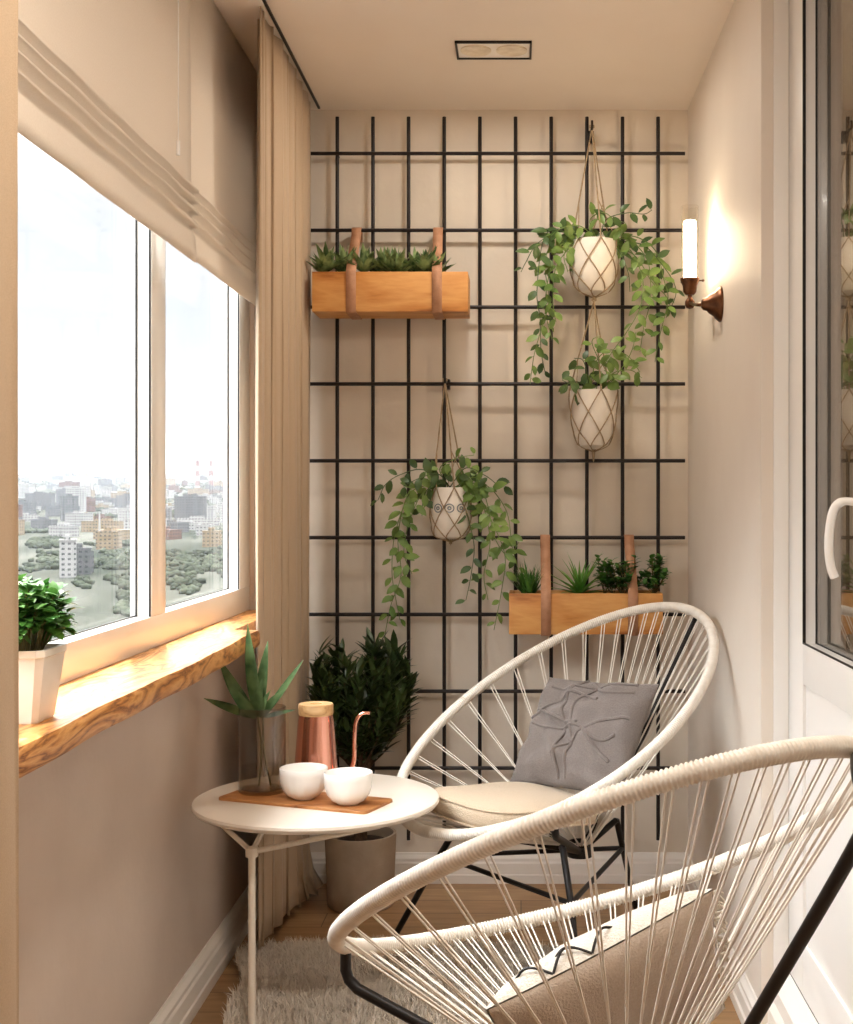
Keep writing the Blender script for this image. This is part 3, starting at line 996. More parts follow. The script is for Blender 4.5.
TT = TZ + th

# cups
cu = empty('cup', (0, 0, 0), None)
pr = [(0.0001, 0.0), (0.026, 0.0), (0.028, 0.003)]
mbc = MB()
outer = [(0.027, 0.003), (0.040, 0.010), (0.050, 0.024), (0.0555, 0.042), (0.0575, 0.060), (0.0578, 0.074)]
inner = [(0.0560, 0.0755), (0.0545, 0.073), (0.0535, 0.058), (0.0505, 0.040), (0.044, 0.022), (0.030, 0.010), (0.0001, 0.007)]
n = 72
V = []; Fc = []
prof = [(0.0001, 0.0), (0.025, 0.0)] + outer + inner
for i, (rr, h) in enumerate(prof):
    for k in range(n):
        a = 2 * PI * k / n
        fl = 1 + (0.012 * abs(math.cos(9 * a)) if 2 <= i <= 5 else 0)
        V.append((rr * fl * math.cos(a), rr * fl * math.sin(a), h))
for i in range(len(prof) - 1):
    for k in range(n):
        k2 = (k + 1) % n
        Fc.append((i * n + k, i * n + k2, (i + 1) * n + k2, (i + 1) * n + k))
bpy.data.objects.remove(cu)
c1 = build(MB().add(V, Fc), 'cup', 'cup', org=(0, 0, 0), ang=1.2, label='white porcelain cup standing right next to the glass vase', cat='cup', group='white porcelain cups')
c1.location = (-0.525, 3.140, TT)
c2 = c1.copy(); COL.objects.link(c2); c2.location = (-0.410, 3.085, TT)
c2['label'] = 'white porcelain cup at the free end of the board'

# vase with leafy cutting
vx, vy = -0.640, 3.215
vs = empty('glass_vase', (vx, vy, TT), 'tall clear glass cylinder vase with a leafy cutting in water', 'vase')
build(MB().lathe([(0.0001, TT), (0.054, TT), (0.0575, TT + 0.004), (0.0575, TT + 0.208), (0.0565, TT + 0.210), (0.0552, TT + 0.208), (0.0552, TT + 0.012), (0.052, TT + 0.009), (0.0001, TT + 0.009)], (vx, vy, 0), n=56), 'vase', 'vase_glass', vs)
build(MB().lathe([(0.0001, TT + 0.0095), (0.052, TT + 0.0098), (0.0548, TT + 0.0135), (0.0548, TT + 0.062), (0.0001, TT + 0.062)], (vx, vy, 0), n=48), 'water', 'water', vs)
for (dx, dy) in ((-0.004, 0.0), (0.010, 0.008)):
    build(MB().tube(smooth_path([(vx + dx * 2, vy + dy, TT + 0.014), (vx + dx * 0.5, vy, TT + 0.10), (vx - 0.008 + dx, vy, TT + 0.205), (vx - 0.008 + dx, vy, TT + 0.225)], 5), 0.0026, 7), 'stem', 'stem', vs)
lvb = Vector((vx - 0.006, vy, TT + 0.205))
for (dx, dz, L, W, dy, dr) in ((-0.13, 1.0, 0.235, 0.040, -0.05, 0.03), (0.05, 1.0, 0.10, 0.030, -0.3, 0.1), (-0.62, 0.85, 0.170, 0.036, -0.2, 0.25), (-0.95, 0.32, 0.140, 0.022, 0.1, 0.10),
                              (0.62, 0.85, 0.172, 0.020, 0.1, -0.05), (0.45, 0.7, 0.09, 0.024, -0.3, 0.2), (0.02, 1.0, 0.190, 0.036, 0.25, 0.05), (0.9, 0.3, 0.075, 0.012, -0.2, 0.3),
                              (-0.45, 0.6, 0.12, 0.03, -0.5, 0.35), (0.2, 0.9, 0.075, 0.022, -0.5, 0.3)):
    build(MB().leaf(lvb + Vector((dx * 0.015, dy * 0.02, -0.02)), (dx, dy, dz), L, W, up=Vector((-dz * 0.6, -1.0, 0.3)), droop=dr, fold=0.3, shape='lance', n=9), 'leaf', 'leaf_lily', vs, ang=3.2)

# copper kettle
kx_, ky_ = -0.526, 3.335
kt = empty('copper_kettle', (kx_, ky_, TZ), 'polished copper coffee kettle with a wooden collar behind the cups', 'kettle')
build(MB().lathe([(0.0001, TZ), (0.056, TZ), (0.058, TZ + 0.004), (0.056, TZ + 0.03), (0.046, TZ + 0.16), (0.0425, TZ + 0.180), (0.0001, TZ + 0.180)], (kx_, ky_, 0), n=48), 'body', 'copper', kt)
build(MB().lathe([(0.0001, TZ + 0.178), (0.0435, TZ + 0.178), (0.0445, TZ + 0.181), (0.0445, TZ + 0.203), (0.043, TZ + 0.206), (0.016, TZ + 0.206), (0.0145, TZ + 0.200), (0.0001, TZ + 0.200)], (kx_, ky_, 0), n=40), 'collar', 'wood_light', kt)
sp = smooth_path([(kx_ + 0.050, ky_ - 0.008, TZ + 0.030), (kx_ + 0.082, ky_ - 0.012, TZ + 0.032), (kx_ + 0.099, ky_ - 0.012, TZ + 0.060), (kx_ + 0.101, ky_ - 0.012, TZ + 0.125),
                  (kx_ + 0.105, ky_ - 0.012, TZ + 0.163), (kx_ + 0.120, ky_ - 0.012, TZ + 0.182), (kx_ + 0.140, ky_ - 0.012, TZ + 0.184)], 7)
build(MB().tube(sp, lambda i: 0.0062 - 0.00005 * i, 12), 'spout', 'copper', kt)

# ------------------------------------------------------------------ floor shrub
fx, fy = -0.508, 4.118
sh = empty('potted_shrub', (fx, fy, 0), 'dark leafy shrub in a taupe cylinder pot on the floor', 'potted plant')
build(MB().lathe([(0.0001, 0.0), (0.100, 0.0), (0.104, 0.004), (0.113, 0.222), (0.113, 0.228), (0.104, 0.228), (0.102, 0.19), (0.0001, 0.19)], (fx, fy, 0), n=48), 'pot', 'pot_taupe', sh)
build(MB().lathe([(0.102, 0.190), (0.09, 0.198), (0.04, 0.205), (0.0001, 0.207)], (fx, fy, 0), n=32), 'soil', 'soil', sh)
r = random.Random(12)
lf, tw = MB(), MB()
cz = 0.672
for i in range(92):
    d = rdir(r, -0.85, 1)
    q = r.uniform(0.5, 1.0) ** 0.5
    tip = Vector((fx + d.x * 0.192 * q, fy + d.y * 0.125 * q, cz + d.z * 0.165 * q))
    tip.x = max(tip.x, -0.645)
    b0 = Vector((fx + r.uniform(-0.02, 0.02), fy + r.uniform(-0.02, 0.02), 0.20))
    mid = Vector((fx + d.x * 0.03, fy + d.y * 0.03, 0.44 + 0.04 * d.z))
    path = smooth_path([b0, mid, mid.lerp(tip, 0.55) + Vector((d.x * 0.02, d.y * 0.02, -0.01)), tip], 5)
    if i < 60:
        tw.tube(path, lambda k: 0.0034 - 0.00016 * k, 5)
    for k in range(7, len(path)):
        for s_ in range(3 if k > 10 else 1):
            ld = (rdir(r, -0.2, 1.0) * 1.1 + (path[k] - path[k - 1]).normalized() * 0.7 + Vector((0, 0, 0.2))).normalized()
            if path[k].x + ld.x * 0.06 < -0.672: ld.x = abs(ld.x)
            if path[k].y + ld.y * 0.06 > 4.29: ld.y = -abs(ld.y)
            lf.leaf(path[k], ld, r.uniform(0.048, 0.078), r.uniform(0.017, 0.025), droop=r.uniform(-0.05, 0.3), fold=0.3, shape='lance')
build(lf, 'foliage', 'leaf_dark', sh, ang=3.2)
build(tw, 'stem', 'bark', sh)

# ------------------------------------------------------------------ string chairs
A_, B_, K_, TH_, BOW, HC, MM, W3 = 0.5262, 0.3772, -0.0509, 0.4953, 0.0045, 0.7149, -0.0163, 0.0015


def ring_local(t):
    uu = -A_ * math.cos(t); v = B_ * math.sin(t) * (1 - K_ * math.cos(t) + MM * math.cos(2 * t))
    ww = BOW * math.cos(2 * t) + W3 * math.cos(3 * t)
    return Vector((uu * math.cos(TH_) - ww * math.sin(TH_), v, HC + uu * math.sin(TH_) + ww * math.cos(TH_)))


HUB = Vector((0.07, 0.0, 0.345))


def make_chair(X, Y, phi, label, rear, legs_from=None):
    o = empty('string_chair', (X, Y, 0), label, 'chair', 'white string egg chairs')
    Rm = Matrix.Rotation(phi, 4, 'Z')
    W = lambda p: (Rm @ Vector(p)) + Vector((X, Y, 0))
    # wrapped hoop
    N0 = 720
    base = [W(ring_local(2 * PI * i / N0)) for i in range(N0)]
    ln = [0.0]
    for i in range(N0):
        ln.append(ln[-1] + (base[(i + 1) % N0] - base[i]).length)
    tot = ln[-1]
    turns = int(tot / 0.0062)
    ns = turns * 4
    tt = np.interp(np.linspace(0, tot, ns, endpoint=False), ln, np.linspace(0, 2 * PI, N0 + 1))
    path = [W(ring_local(t)) for t in tt]
    build(MB().tube(path, lambda i: 0.0138 + (0.0009, 0.0001, -0.0019, 0.0001)[i % 4], 12, closed=True), 'hoop', 'chair_frame', o, ang=3.2)
    hub = W(HUB)
    back = (Rm @ Vector((1, 0, 0)))
    side = (Rm @ Vector((0, 1, 0)))
    # hub ring
    hr = [hub + back * (0.030 * math.cos(a)) + side * (0.030 * math.sin(a)) for a in np.linspace(0, 2 * PI, 24, endpoint=False)]
    build(MB().tube(hr, 0.0065, 8, closed=True), 'hub_ring', 'black_metal', o)
    # cords, closer together at the front and at the back
    ng = 2000
    tg = np.linspace(0, 2 * PI, ng + 1)
    dens = 1.0 + 1.5 * np.cos(tg) ** 4 * (np.cos(tg) > 0) + 0.8 * np.cos(tg) ** 4 * (np.cos(tg) < 0)
    cum = np.concatenate([[0], np.cumsum((dens[1:] + dens[:-1]) / 2)])
    NC = 50
    tc = np.interp((np.arange(NC) + 0.5) / NC * cum[-1], cum, tg)
    for t in tc:
        p = W(ring_local(t)); pn = W(ring_local(t + 0.01))
        tang = (pn - p).normalized()
        a = math.atan2(math.sin(t) * 0.8, -math.cos(t))
        q = hub + back * (0.030 * math.cos(a)) + side * (0.030 * math.sin(a))
        inward = (q - p).normalized()
        mb = MB()
        for s_ in (-1, 1):
            p0 = p + tang * (0.0050 * s_) + inward * 0.010
            q0 = q + (side * math.cos(a) - back * math.sin(a)) * (0.0022 * s_)
            mb.tube([p0, p0.lerp(q0, 0.5) + Vector((0, 0, -0.004)), q0], 0.0016, 5, caps=False)
        build(mb, 'cord', 'chair_cord', o, ang=3.2)
    # black steel underframe
    R_ = 0.0092
    idx = 208
    pf = W(ring_local(2 * PI * idx / 240))
    hb = hub + Vector((0, 0, -0.022))
    d = (hb - pf); d.z = 0; d.normalize()
    fp = [pf + Vector((0, 0, -0.010)), pf + Vector((0, 0, -0.040)), pf + Vector((0, 0, -0.055)) + d * 0.006, pf + Vector((0, 0, -0.068)) + d * 0.022]
    fp += [fp[-1].lerp(hb, 0.3), fp[-1].lerp(hb, 0.65), hb]
    build(MB().tube(fp, R_, 10), 'front_support', 'black_metal', o)
    pr_ = W(ring_local(2 * PI * rear[0] / 240))
    rp = smooth_path([pr_ + Vector((0, 0, -0.006))] + [Vector(q) for q in rear[1]] + [hb], 6)
    build(MB().tube(rp, R_, 10), 'rear_support', 'black_metal', o)
    build(MB().lathe([(0.0001, hb.z - 0.014), (0.034, hb.z - 0.012), (0.036, hb.z), (0.034, hb.z + 0.012), (0.0001, hb.z + 0.014)], (hub.x, hub.y, 0), n=24), 'hub_plate', 'black_metal', o)
    # three splayed legs tied by a triangle of bars; offsets measured about the hub on the far chair
    C0 = Vector((0.162, 3.538, 0.0)); rot = Matrix.Rotation(phi - 0.7484, 4, 'Z')
    T = lambda p: (rot @ (Vector((p[0], p[1], 0)) - C0)) + Vector((hub.x, hub.y, p[2]))
    L = [((-0.171, 3.548, 0.392), (-0.2236, 3.60, 0.295), (-0.372, 3.745, 0.006)),
         ((0.104, 3.235, 0.425), (0.124, 3.17, 0.295), (0.150, 3.075, 0.006)),
         ((0.266, 3.62, 0.398), (0.29, 3.68, 0.295), (0.357, 3.85, 0.006))]
    for a, b, c in L:
        mb = MB().tube([hb, T(a) + Vector((0, 0, -0.01)), T(a).lerp(T(b), 0.12), T(b), T(c)], 0.0088, 10)
        build(mb, 'leg', 'black_metal', o)
    for i in range(3):
        build(MB().tube([T(L[i][1]), T(L[(i + 1) % 3][1])], 0.0068, 8), 'stretcher', 'black_metal', o)
    return o, W, hub, back, side


chF, WF, hubF, bF, vF = make_chair(0.1088, 3.4928, 0.7484, 'white string egg chair standing by the trellis wall with two cushions',
                                   (128, [at(694, 621, 3.80), at(659, 697, 3.72), at(631, 762, 3.66)]))
chN, WN, hubN, bN, vN = make_chair(0.1183, 2.0154, -1.0441, 'white string egg chair closest to the camera, seen from behind',
                                   (107, [(0.405, 1.560, 0.950), (0.398, 1.505, 0.915), (0.383, 1.50, 0.873), (0.306, 1.70, 0.60), (0.232, 1.88, 0.345)]))


# ------------------------------------------------------------------ cushions
def pillow(C, e1, e2, n, w, h, th, pinch=0.06, seed=0, N=44, wr=0.004):
    C, e1, e2, n = Vector(C), Vector(e1).normalized(), Vector(e2).normalized(), Vector(n).normalized()

    def surf(a, b, s):
        q = max(0.0, (1 - abs(a) ** 2.6)) ** 0.55 * max(0.0, (1 - abs(b) ** 2.6)) ** 0.55
        ax = a * (w / 2) * (1 - pinch * (1 - b * b))
        bx = b * (h / 2) * (1 - pinch * (1 - a * a))
        wz = wr * mnoise.noise(Vector((a * 3 + seed, b * 3, s * 5))) * q * 2
        return C + e1 * ax + e2 * bx + n * (s * (th / 2 * q + wz))
    mb = MB()
    V = []; Fc = []
    for s in (1, -1):
        o_ = len(V)
        for i in range(N + 1):
            for j in range(N + 1):
                a = math.sin(PI / 2 * (-1 + 2 * i / N)); b = math.sin(PI / 2 * (-1 + 2 * j / N))
                V.append(surf(a, b, s))
        for i in range(N):
            for j in range(N):
                k = o_ + i * (N + 1) + j
                f = (k, k + N + 1, k + N + 2, k + 1)
                Fc.append(f if s > 0 else tuple(reversed(f)))
    mb.add(V, Fc)
    return mb, surf


# far chair: seat pad and back pillow
uF = (WF(ring_local(PI)) - hubF).normalized()
nF = (vF.cross(uF)).normalized()
if nF.z < 0: nF = -nF
frontF = (WF(ring_local(0.0)) - hubF)
fdir = Vector((frontF.x, frontF.y, frontF.z * 0.35)).normalized()
nS = vF.cross(fdir).normalized()
if nS.z < 0: nS = -nS
Cc = hubF + frontF * 0.46 + nS * 0.082 + vF * 0.012
N = 40
V = []; Fc = []
prof = [(0.0, -0.028), (0.93, -0.028), (0.985, -0.021), (1.0, -0.008), (1.0, 0.008), (0.985, 0.020), (0.93, 0.027), (0.6, 0.036), (0.0, 0.040)]
for s_, z in prof:
    for k in range(64):
        a = 2 * PI * k / 64
        ce, se = math.cos(a), math.sin(a)
        rr = 0.196 / (abs(ce) ** 3.0 + abs(se) ** 3.0) ** (1 / 3.0)
        wob = 1 + 0.012 * math.sin(5 * a + 1)
        V.append(Cc + fdir * (ce * rr * s_ * wob * 1.0) + vF * (se * rr * s_ * wob) + nS * (z + 0.004 * math.sin(3 * a) * s_))
for i in range(len(prof) - 1):
    for k in range(64):
        k2 = (k + 1) % 64
        Fc.append((i * 64 + k, i * 64 + k2, (i + 1) * 64 + k2, (i + 1) * 64 + k))
sc_ = build(MB().add(V, Fc), 'seat_cushion', 'cushion_beige', org=Cc, ang=1.4, label='flat beige seat cushion on the far string chair', cat='cushion')
pp = MB()
for zz in (-0.023, 0.022):
    pth = []
    for k in range(64):
        a = 2 * PI * k / 64
        ce, se = math.cos(a), math.sin(a)
        rr = 0.194 / (abs(ce) ** 3.0 + abs(se) ** 3.0) ** (1 / 3.0) * (1 + 0.012 * math.sin(5 * a + 1))
        pth.append(Cc + fdir * (ce * rr) + vF * (se * rr) + nS * (zz + 0.004 * math.sin(3 * a)))
    pp.tube(pth, 0.003, 6, closed=True)
build(pp, 'piping', 'cushion_beige', sc_)

Cp = hubF + uF * 0.258 + nF * 0.140 + vF * 0.008
rl = -0.06
e1 = vF * math.cos(rl) + uF * math.sin(rl); e2 = uF * math.cos(rl) - vF * math.sin(rl)
mb, sf = pillow(Cp, e1, e2, nF, 0.41, 0.330, 0.13, seed=2, wr=0.018)
pg = build(mb, 'throw_pillow', 'pillow_grey', org=Cp, ang=3.2, label='grey throw pillow with crossing pintucks leaning in the far chair', cat='pillow')
tk = MB()
sgn = 1
for crv in ([(-0.12, -0.9), (-0.1, -0.2), (0.05, 0.4), (-0.25, 0.95)], [(0.05, -0.9), (0.08, -0.1), (0.24, 0.4), (0.1, 0.95)],
            [(0.8, 0.3), (0.3, 0.12), (-0.15, 0.05)], [(0.75, 0.0), (0.3, -0.08), (-0.2, 0.0), (-0.6, -0.35), (-0.8, -0.5)],
            [(0.1, -0.55), (-0.3, -0.05), (-0.75, 0.25), (-0.9, 0.28)], [(0.85, 0.1), (0.6, 0.35), (0.2, 0.62), (-0.3, 0.55)],
            [(0.7, 0.75), (0.2, 0.75), (-0.3, 0.85), (-0.75, 0.92)], [(0.0, 0.9), (-0.35, 0.7), (-0.8, 0.75)], [(-0.35, -0.1), (-0.6, -0.2), (-0.8, -0.05)]):
    pts = smooth_path([(a, b, 0) for a, b in crv], 10)
    tk.tube([sf(p.x, p.y, 1) + nF * 0.0005 for p in pts], 0.0052, 6)
build(tk, 'pintuck', 'pillow_grey', pg)

# near chair: cream pillow with a taupe back, seen from behind through the cords
uN = (WN(ring_local(PI)) - hubN).normalized()
nN = (vN.cross(uN)).normalized()
if nN.z < 0: nN = -nN
rl = math.radians(27)
e1 = vN * math.cos(rl) + uN * math.sin(rl); e2 = uN * math.cos(rl) - vN * math.sin(rl)
Cn = hubN + uN * 0.095 + nN * 0.165 + vN * 0.022 + Vector((0.02, 0, -0.035))
w_, h_, t_ = 0.385, 0.36, 0.13


def half(C, e1, e2, n, w, h, th, s, seed, N=40, lift=0.0):
    V = []; Fc = []
    for i in range(N + 1):
        for j in range(N + 1):
            a = math.sin(PI / 2 * (-1 + 2 * i / N)); b = math.sin(PI / 2 * (-1 + 2 * j / N))
            q = max(0.0, (1 - abs(a) ** 3)) ** 0.5 * max(0.0, (1 - abs(b) ** 3)) ** 0.5
            ax = a * (w / 2) * (1 - 0.05 * (1 - b * b)); bx = b * (h / 2) * (1 - 0.05 * (1 - a * a))
            wz = 0.006 * mnoise.noise(Vector((a * 3 + seed, b * 3, s * 5))) * q
            V.append(C + e1 * ax + e2 * bx + n * (s * (th * q + lift) + wz))
    for i in range(N):
        for j in range(N):
            k = i * (N + 1) + j
            f = (k, k + N + 1, k + N + 2, k + 1)
            Fc.append(f if s > 0 else tuple(reversed(f)))
    return MB().add(V, Fc)


pn = empty('throw_pillow', Cn, 'cream pillow with taupe back and tie strings in the closest chair', 'pillow')
build(half(Cn, e1, e2, nN, w_, h_, 0.085, 1, 5), 'cream_cover', 'pillow_cream', pn, ang=3.2, label='cream linen front cover')
build(half(Cn, e1, e2, nN, w_ * 0.985, h_ * 0.985, 0.050, -1, 9, lift=0.001), 'back_panel', 'pillow_taupe', pn, ang=3.2, label='plain taupe back panel')
ties = MB()
for a in (-0.42, -0.08):
    p0 = Cn + e1 * (a * w_ / 2) + e2 * (h_ / 2 * 0.955) + nN * 0.004
    for dd in (-1, 1):
        ties.tube(smooth_path([p0, p0 + e1 * (0.018 * dd) + nN * 0.018 + e2 * 0.004, p0 + e1 * (0.034 * dd) + nN * 0.03 - e2 * 0.002, p0 + e1 * (0.05 * dd) + nN * 0.028 - e2 * 0.012], 5), 0.0022, 6)
build(ties, 'tie_string', 'black_metal', pn, label='thin dark tie strings')
frg = MB()
rr_ = random.Random(3)
for k in range(46):
    b = 0.95 - 1.5 * k / 46
    p0 = Cn + e1 * (w_ / 2 * 0.985) + e2 * (b * h_ / 2)
    d = (e1 + Vector((rr_.uniform(-.5, .5), rr_.uniform(-.5, .5), rr_.uniform(-.6, .4)))).normalized()
    frg.tube([p0, p0 + d * 0.012, p0 + d * 0.02 + Vector((0, 0, -0.008))], 0.0022, 5)
build(frg, 'fringe', 'pillow_cream', pn)

# ------------------------------------------------------------------ shaggy rug
outl = [(-0.785, 3.585), (-0.76, 3.64), (-0.62, 3.675), (-0.45, 3.69), (-0.25, 3.672), (-0.05, 3.66), (0.10, 3.63), (0.165, 3.55), (0.19, 3.35), (0.175, 3.0), (0.20, 2.6), (0.16, 2.3),
        (-0.1, 2.22), (-0.4, 2.25), (-0.64, 2.24), (-0.70, 2.45), (-0.68, 2.8), (-0.705, 3.08), (-0.73, 3.25), (-0.725, 3.40)]
ol = smooth_path([(x, y, 0) for x, y in outl], 5, closed=True)
rug = empty('shag_rug', (-0.25, 2.95, 0), 'shaggy off white rug lying under the table and closest chair', 'rug')
V = [(p.x, p.y, 0.002) for p in ol] + [(p.x, p.y, 0.012) for p in ol]
m_ = len(ol)
Fc = [(i, (i + 1) % m_, m_ + (i + 1) % m_, m_ + i) for i in range(m_)] + [tuple(reversed(range(m_))), tuple(range(m_, 2 * m_))]
build(MB().add(V, Fc), 'backing', 'rug_base', rug, smooth=False)
poly = np.array([(p.x, p.y) for p in ol])


def inside(P):
    x, y = P[:, 0], P[:, 1]
    c = np.zeros(len(P), bool)
    j = len(poly) - 1
    for i in range(len(poly)):
        xi, yi = poly[i]; xj, yj = poly[j]
        hit = ((yi > y) != (yj > y)) & (x < (xj - xi) * (y - yi) / (yj - yi + 1e-12) + xi)
        c ^= hit
        j = i
    return c


NB = 62000
Pq = np.column_stack([rng.uniform(-0.80, 0.22, NB), 3.70 - 1.5 * rng.random(NB) ** 1.35])
Pq = Pq[inside(Pq)]
nb = len(Pq)
cl = np.array([mnoise.noise(Vector((p[0] * 34, p[1] * 34, 0))) for p in Pq])
cl2 = np.array([mnoise.noise(Vector((p[0] * 34, p[1] * 34, 7))) for p in Pq])
ang = rng.uniform(0, 2 * PI, nb)
Lb = rng.uniform(0.028, 0.046, nb)
lean = rng.uniform(0.15, 0.8, nb)
dxy = np.column_stack([np.cos(ang) * lean * 0.7 + cl * 0.8, np.sin(ang) * lean * 0.7 + cl2 * 0.8])
wd = rng.uniform(0.0014, 0.0025, nb)
sd = np.column_stack([-np.sin(ang), np.cos(ang)])
Vr = np.zeros((nb, 5, 3))
for k, (t, wk) in enumerate(((0, 1), (0, -1), (0.55, 0.9), (0.55, -0.9), (1.0, 0))):
    Vr[:, k, 0] = Pq[:, 0] + dxy[:, 0] * Lb * t * t + sd[:, 0] * wd * wk
    Vr[:, k, 1] = Pq[:, 1] + dxy[:, 1] * Lb * t * t + sd[:, 1] * wd * wk
    Vr[:, k, 2] = 0.010 + Lb * t * (1 - 0.28 * t * np.minimum(1, np.hypot(dxy[:, 0], dxy[:, 1])))
Vr[:, :, 2] = np.maximum(Vr[:, :, 2], 0.008)
Vr -= np.array([-0.25, 2.95, 0])
mV = Vr.reshape(-1, 3)
bq = np.arange(nb) * 5
F4 = np.column_stack([bq, bq + 1, bq + 3, bq + 2]); F3 = np.column_stack([bq + 2, bq + 3, bq + 4])
me = bpy.data.meshes.new('pile')
me.vertices.add(len(mV)); me.vertices.foreach_set('co', mV.ravel())
loops = np.concatenate([F4.ravel(), F3.ravel()])
me.loops.add(len(loops)); me.loops.foreach_set('vertex_index', loops.astype(np.int32))
me.polygons.add(nb * 2)
ls = np.concatenate([np.arange(nb) * 4, nb * 4 + np.arange(nb) * 3])
me.polygons.foreach_set('loop_start', ls.astype(np.int32))
me.update(calc_edges=True)
me.validate()
me.materials.append(M['rug_pile'])
po = bpy.data.objects.new('pile', me); COL.objects.link(po); po.parent = rug
tag(po, kind='stuff')

# ------------------------------------------------------------------ the city outside
def gz(d):
    q = [(0, -60), (450, -52), (700, -44), (1000, -36), (1500, -23), (2200, -8), (3200, 22), (4500, 66), (6000, 132), (9000, 150)]
    return float(np.interp(d, [a for a, _ in q], [b for _, b in q]))


M['ground'] = pbr('city_ground', (34, 38, 33), (70, 70, 65), rough=0.9, scale=0.012, detail=8, stretch=(1.0, 0.35, 1))
M['trees'] = pbr('tree_green', (36, 40, 33), (58, 62, 52), rough=0.9, scale=0.02)
for k_ in ('ground', 'trees'):
    for n_ in M[k_].node_tree.nodes:
        if n_.type == 'BSDF_PRINCIPLED':
            n_.inputs['Specular IOR Level'].default_value = 0.0


def facade(name, c, win):
    m, nt, out = new_mat(name)
    N, L = nt.nodes, nt.links
    b = N.new('ShaderNodeBsdfPrincipled'); b.inputs['Roughness'].default_value = 0.8; b.inputs['Specular IOR Level'].default_value = 0.1
    tc = N.new('ShaderNodeTexCoord')
    sp_ = N.new('ShaderNodeSeparateXYZ'); L.new(tc.outputs['Object'], sp_.inputs[0])
    ad = N.new('ShaderNodeMath'); ad.operation = 'ADD'; L.new(sp_.outputs['X'], ad.inputs[0]); L.new(sp_.outputs['Y'], ad.inputs[1])
    cb = N.new('ShaderNodeCombineXYZ'); L.new(ad.outputs[0], cb.inputs['X']); L.new(sp_.outputs['Z'], cb.inputs['Y'])
    br = N.new('ShaderNodeTexBrick'); br.offset = 0.0
    br.inputs['Color1'].default_value = lin(win); br.inputs['Color2'].default_value = lin(win); br.inputs['Mortar'].default_value = lin(c)
    br.inputs['Scale'].default_value = 1.0; br.inputs['Mortar Size'].default_value = 0.9; br.inputs['Brick Width'].default_value = 3.4; br.inputs['Row Height'].default_value = 3.0
    L.new(cb.outputs[0], br.inputs['Vector'])
    L.new(br.outputs['Color'], b.inputs['Base Color'])
    L.new(b.outputs[0], out.inputs['Surface'])
    return m


M['fac_white'] = facade('white_facade', (122, 120, 117), (60, 60, 60))
M['fac_grey'] = facade('grey_facade', (80, 80, 80), (48, 50, 52))
M['fac_tan'] = facade('tan_facade', (110, 96, 76), (60, 54, 48))
M['fac_brick'] = facade('brick_facade', (82, 60, 52), (48, 44, 42))
# terrain as a sloping sheet running out from the foot of the building
V = []; Fc = []
rows = [120, 200, 300, 420, 560, 720, 900, 1150, 1450, 1850, 2300, 2900, 3600, 4500, 5600, 7000, 9000]
cols_ = np.linspace(-0.62, 0.02, 24)
for d in rows:
    for c_ in cols_:
        V.append((c_ * d, d, gz(d) + (10 * mnoise.noise(Vector((c_ * d * 0.001, d * 0.001, 3))) if d > 1500 else 0) + (18 * mnoise.noise(Vector((c_ * 14, 0, 9))) if d > 5000 else 0)))
nc = len(cols_)
for i in range(len(rows) - 1):
    for j in range(nc - 1):
        Fc.append((i * nc + j, i * nc + j + 1, (i + 1) * nc + j + 1, (i + 1) * nc + j))
build(MB().add(V, Fc), 'terrain', 'ground', kind='structure', smooth=True, ang=3.2)


CH = [(-0.2488 * 3600, 3600), (-0.2385 * 3640, 3640)]


def block(px, D, w, dp, h, mat, label, cat, group, name='city_block', rot=0.0):
    X = (px - CX) * D / FPX
    z0 = gz(D) - 3
    placed.append((X, D, w))
    mb = MB()
    mb.box(-w / 2, w / 2, -dp / 2, dp / 2, 0, h + 3)
    mb.box(-w / 2 - 0.4, w / 2 + 0.4, -dp / 2 - 0.4, dp / 2 + 0.4, h + 3, h + 4)
    mb.box(-w * 0.2, w * 0.15, -dp * 0.25, dp * 0.25, h + 4, h + 6.5)
    for q in range(1, int(w // 14) + 1):
        mb.box(-w / 2 + q * 14 - 1, -w / 2 + q * 14 + 1.6, -dp / 2 - 1.0, -dp / 2, 4, h + 2)
    o = build(mb, name, mat, org=(0, 0, 0), smooth=False, label=label, cat=cat, group=group)
    o.location = (X, D, z0)
    o.rotation_euler = (0, 0, rot)
    return o


r = random.Random(77)
kinds = [('fac_white', 'white'), ('fac_grey', 'grey'), ('fac_tan', 'tan'), ('fac_brick', 'brick red')]
placed = []
for i in range(230):
    D = math.exp(r.uniform(math.log(1150), math.log(5600)))
    if 880 < D < 1150 and r.random() < 0.5: D *= 1.5
    px = r.uniform(5, 245)
    mi = r.choices(range(4), (5, 4, 3, 1.2))[0]
    X = (px - CX) * D / FPX
    w = r.uniform(14, 46); dp = r.uniform(12, 18); h = r.choice((7, 8, 9, 12, 12, 15, 18, 26)) * r.uniform(0.8, 1.15)
    if any(abs(X - a) < (w + ww) * 0.6 and abs(D - b) < 45 for a, b, ww in placed): continue
    if any(abs(X - a) < 45 and abs(D - b) < 45 for a, b in CH): continue
    block(px, D, w, dp, h, kinds[mi][0], '%s housing block in the hazy city beyond the window' % kinds[mi][1], 'building', '%s housing blocks in the city' % kinds[mi][1], rot=r.uniform(-0.5, 0.5))
block(68, 760, 9, 12, 21, 'fac_white', 'bright white tower block, closest in the city view', 'building', None, rot=0.3)
block(79, 780, 14, 12, 15, 'fac_grey', 'low grey annex joined beside the bright white tower block', 'building', None, rot=0.3)
block(76, 1850, 26, 18, 36, 'fac_white', 'tall white slab block on the middle skyline of the city', 'building', None, rot=0.2)
block(109, 1020, 17, 14, 13, 'fac_tan', 'tan gabled block below the thin white mast', 'building', None, rot=0.1)
block(212, 1050, 14, 12, 12, 'fac_tan', 'bright tan block seen through the far window pane', 'building', None, rot=0.15)


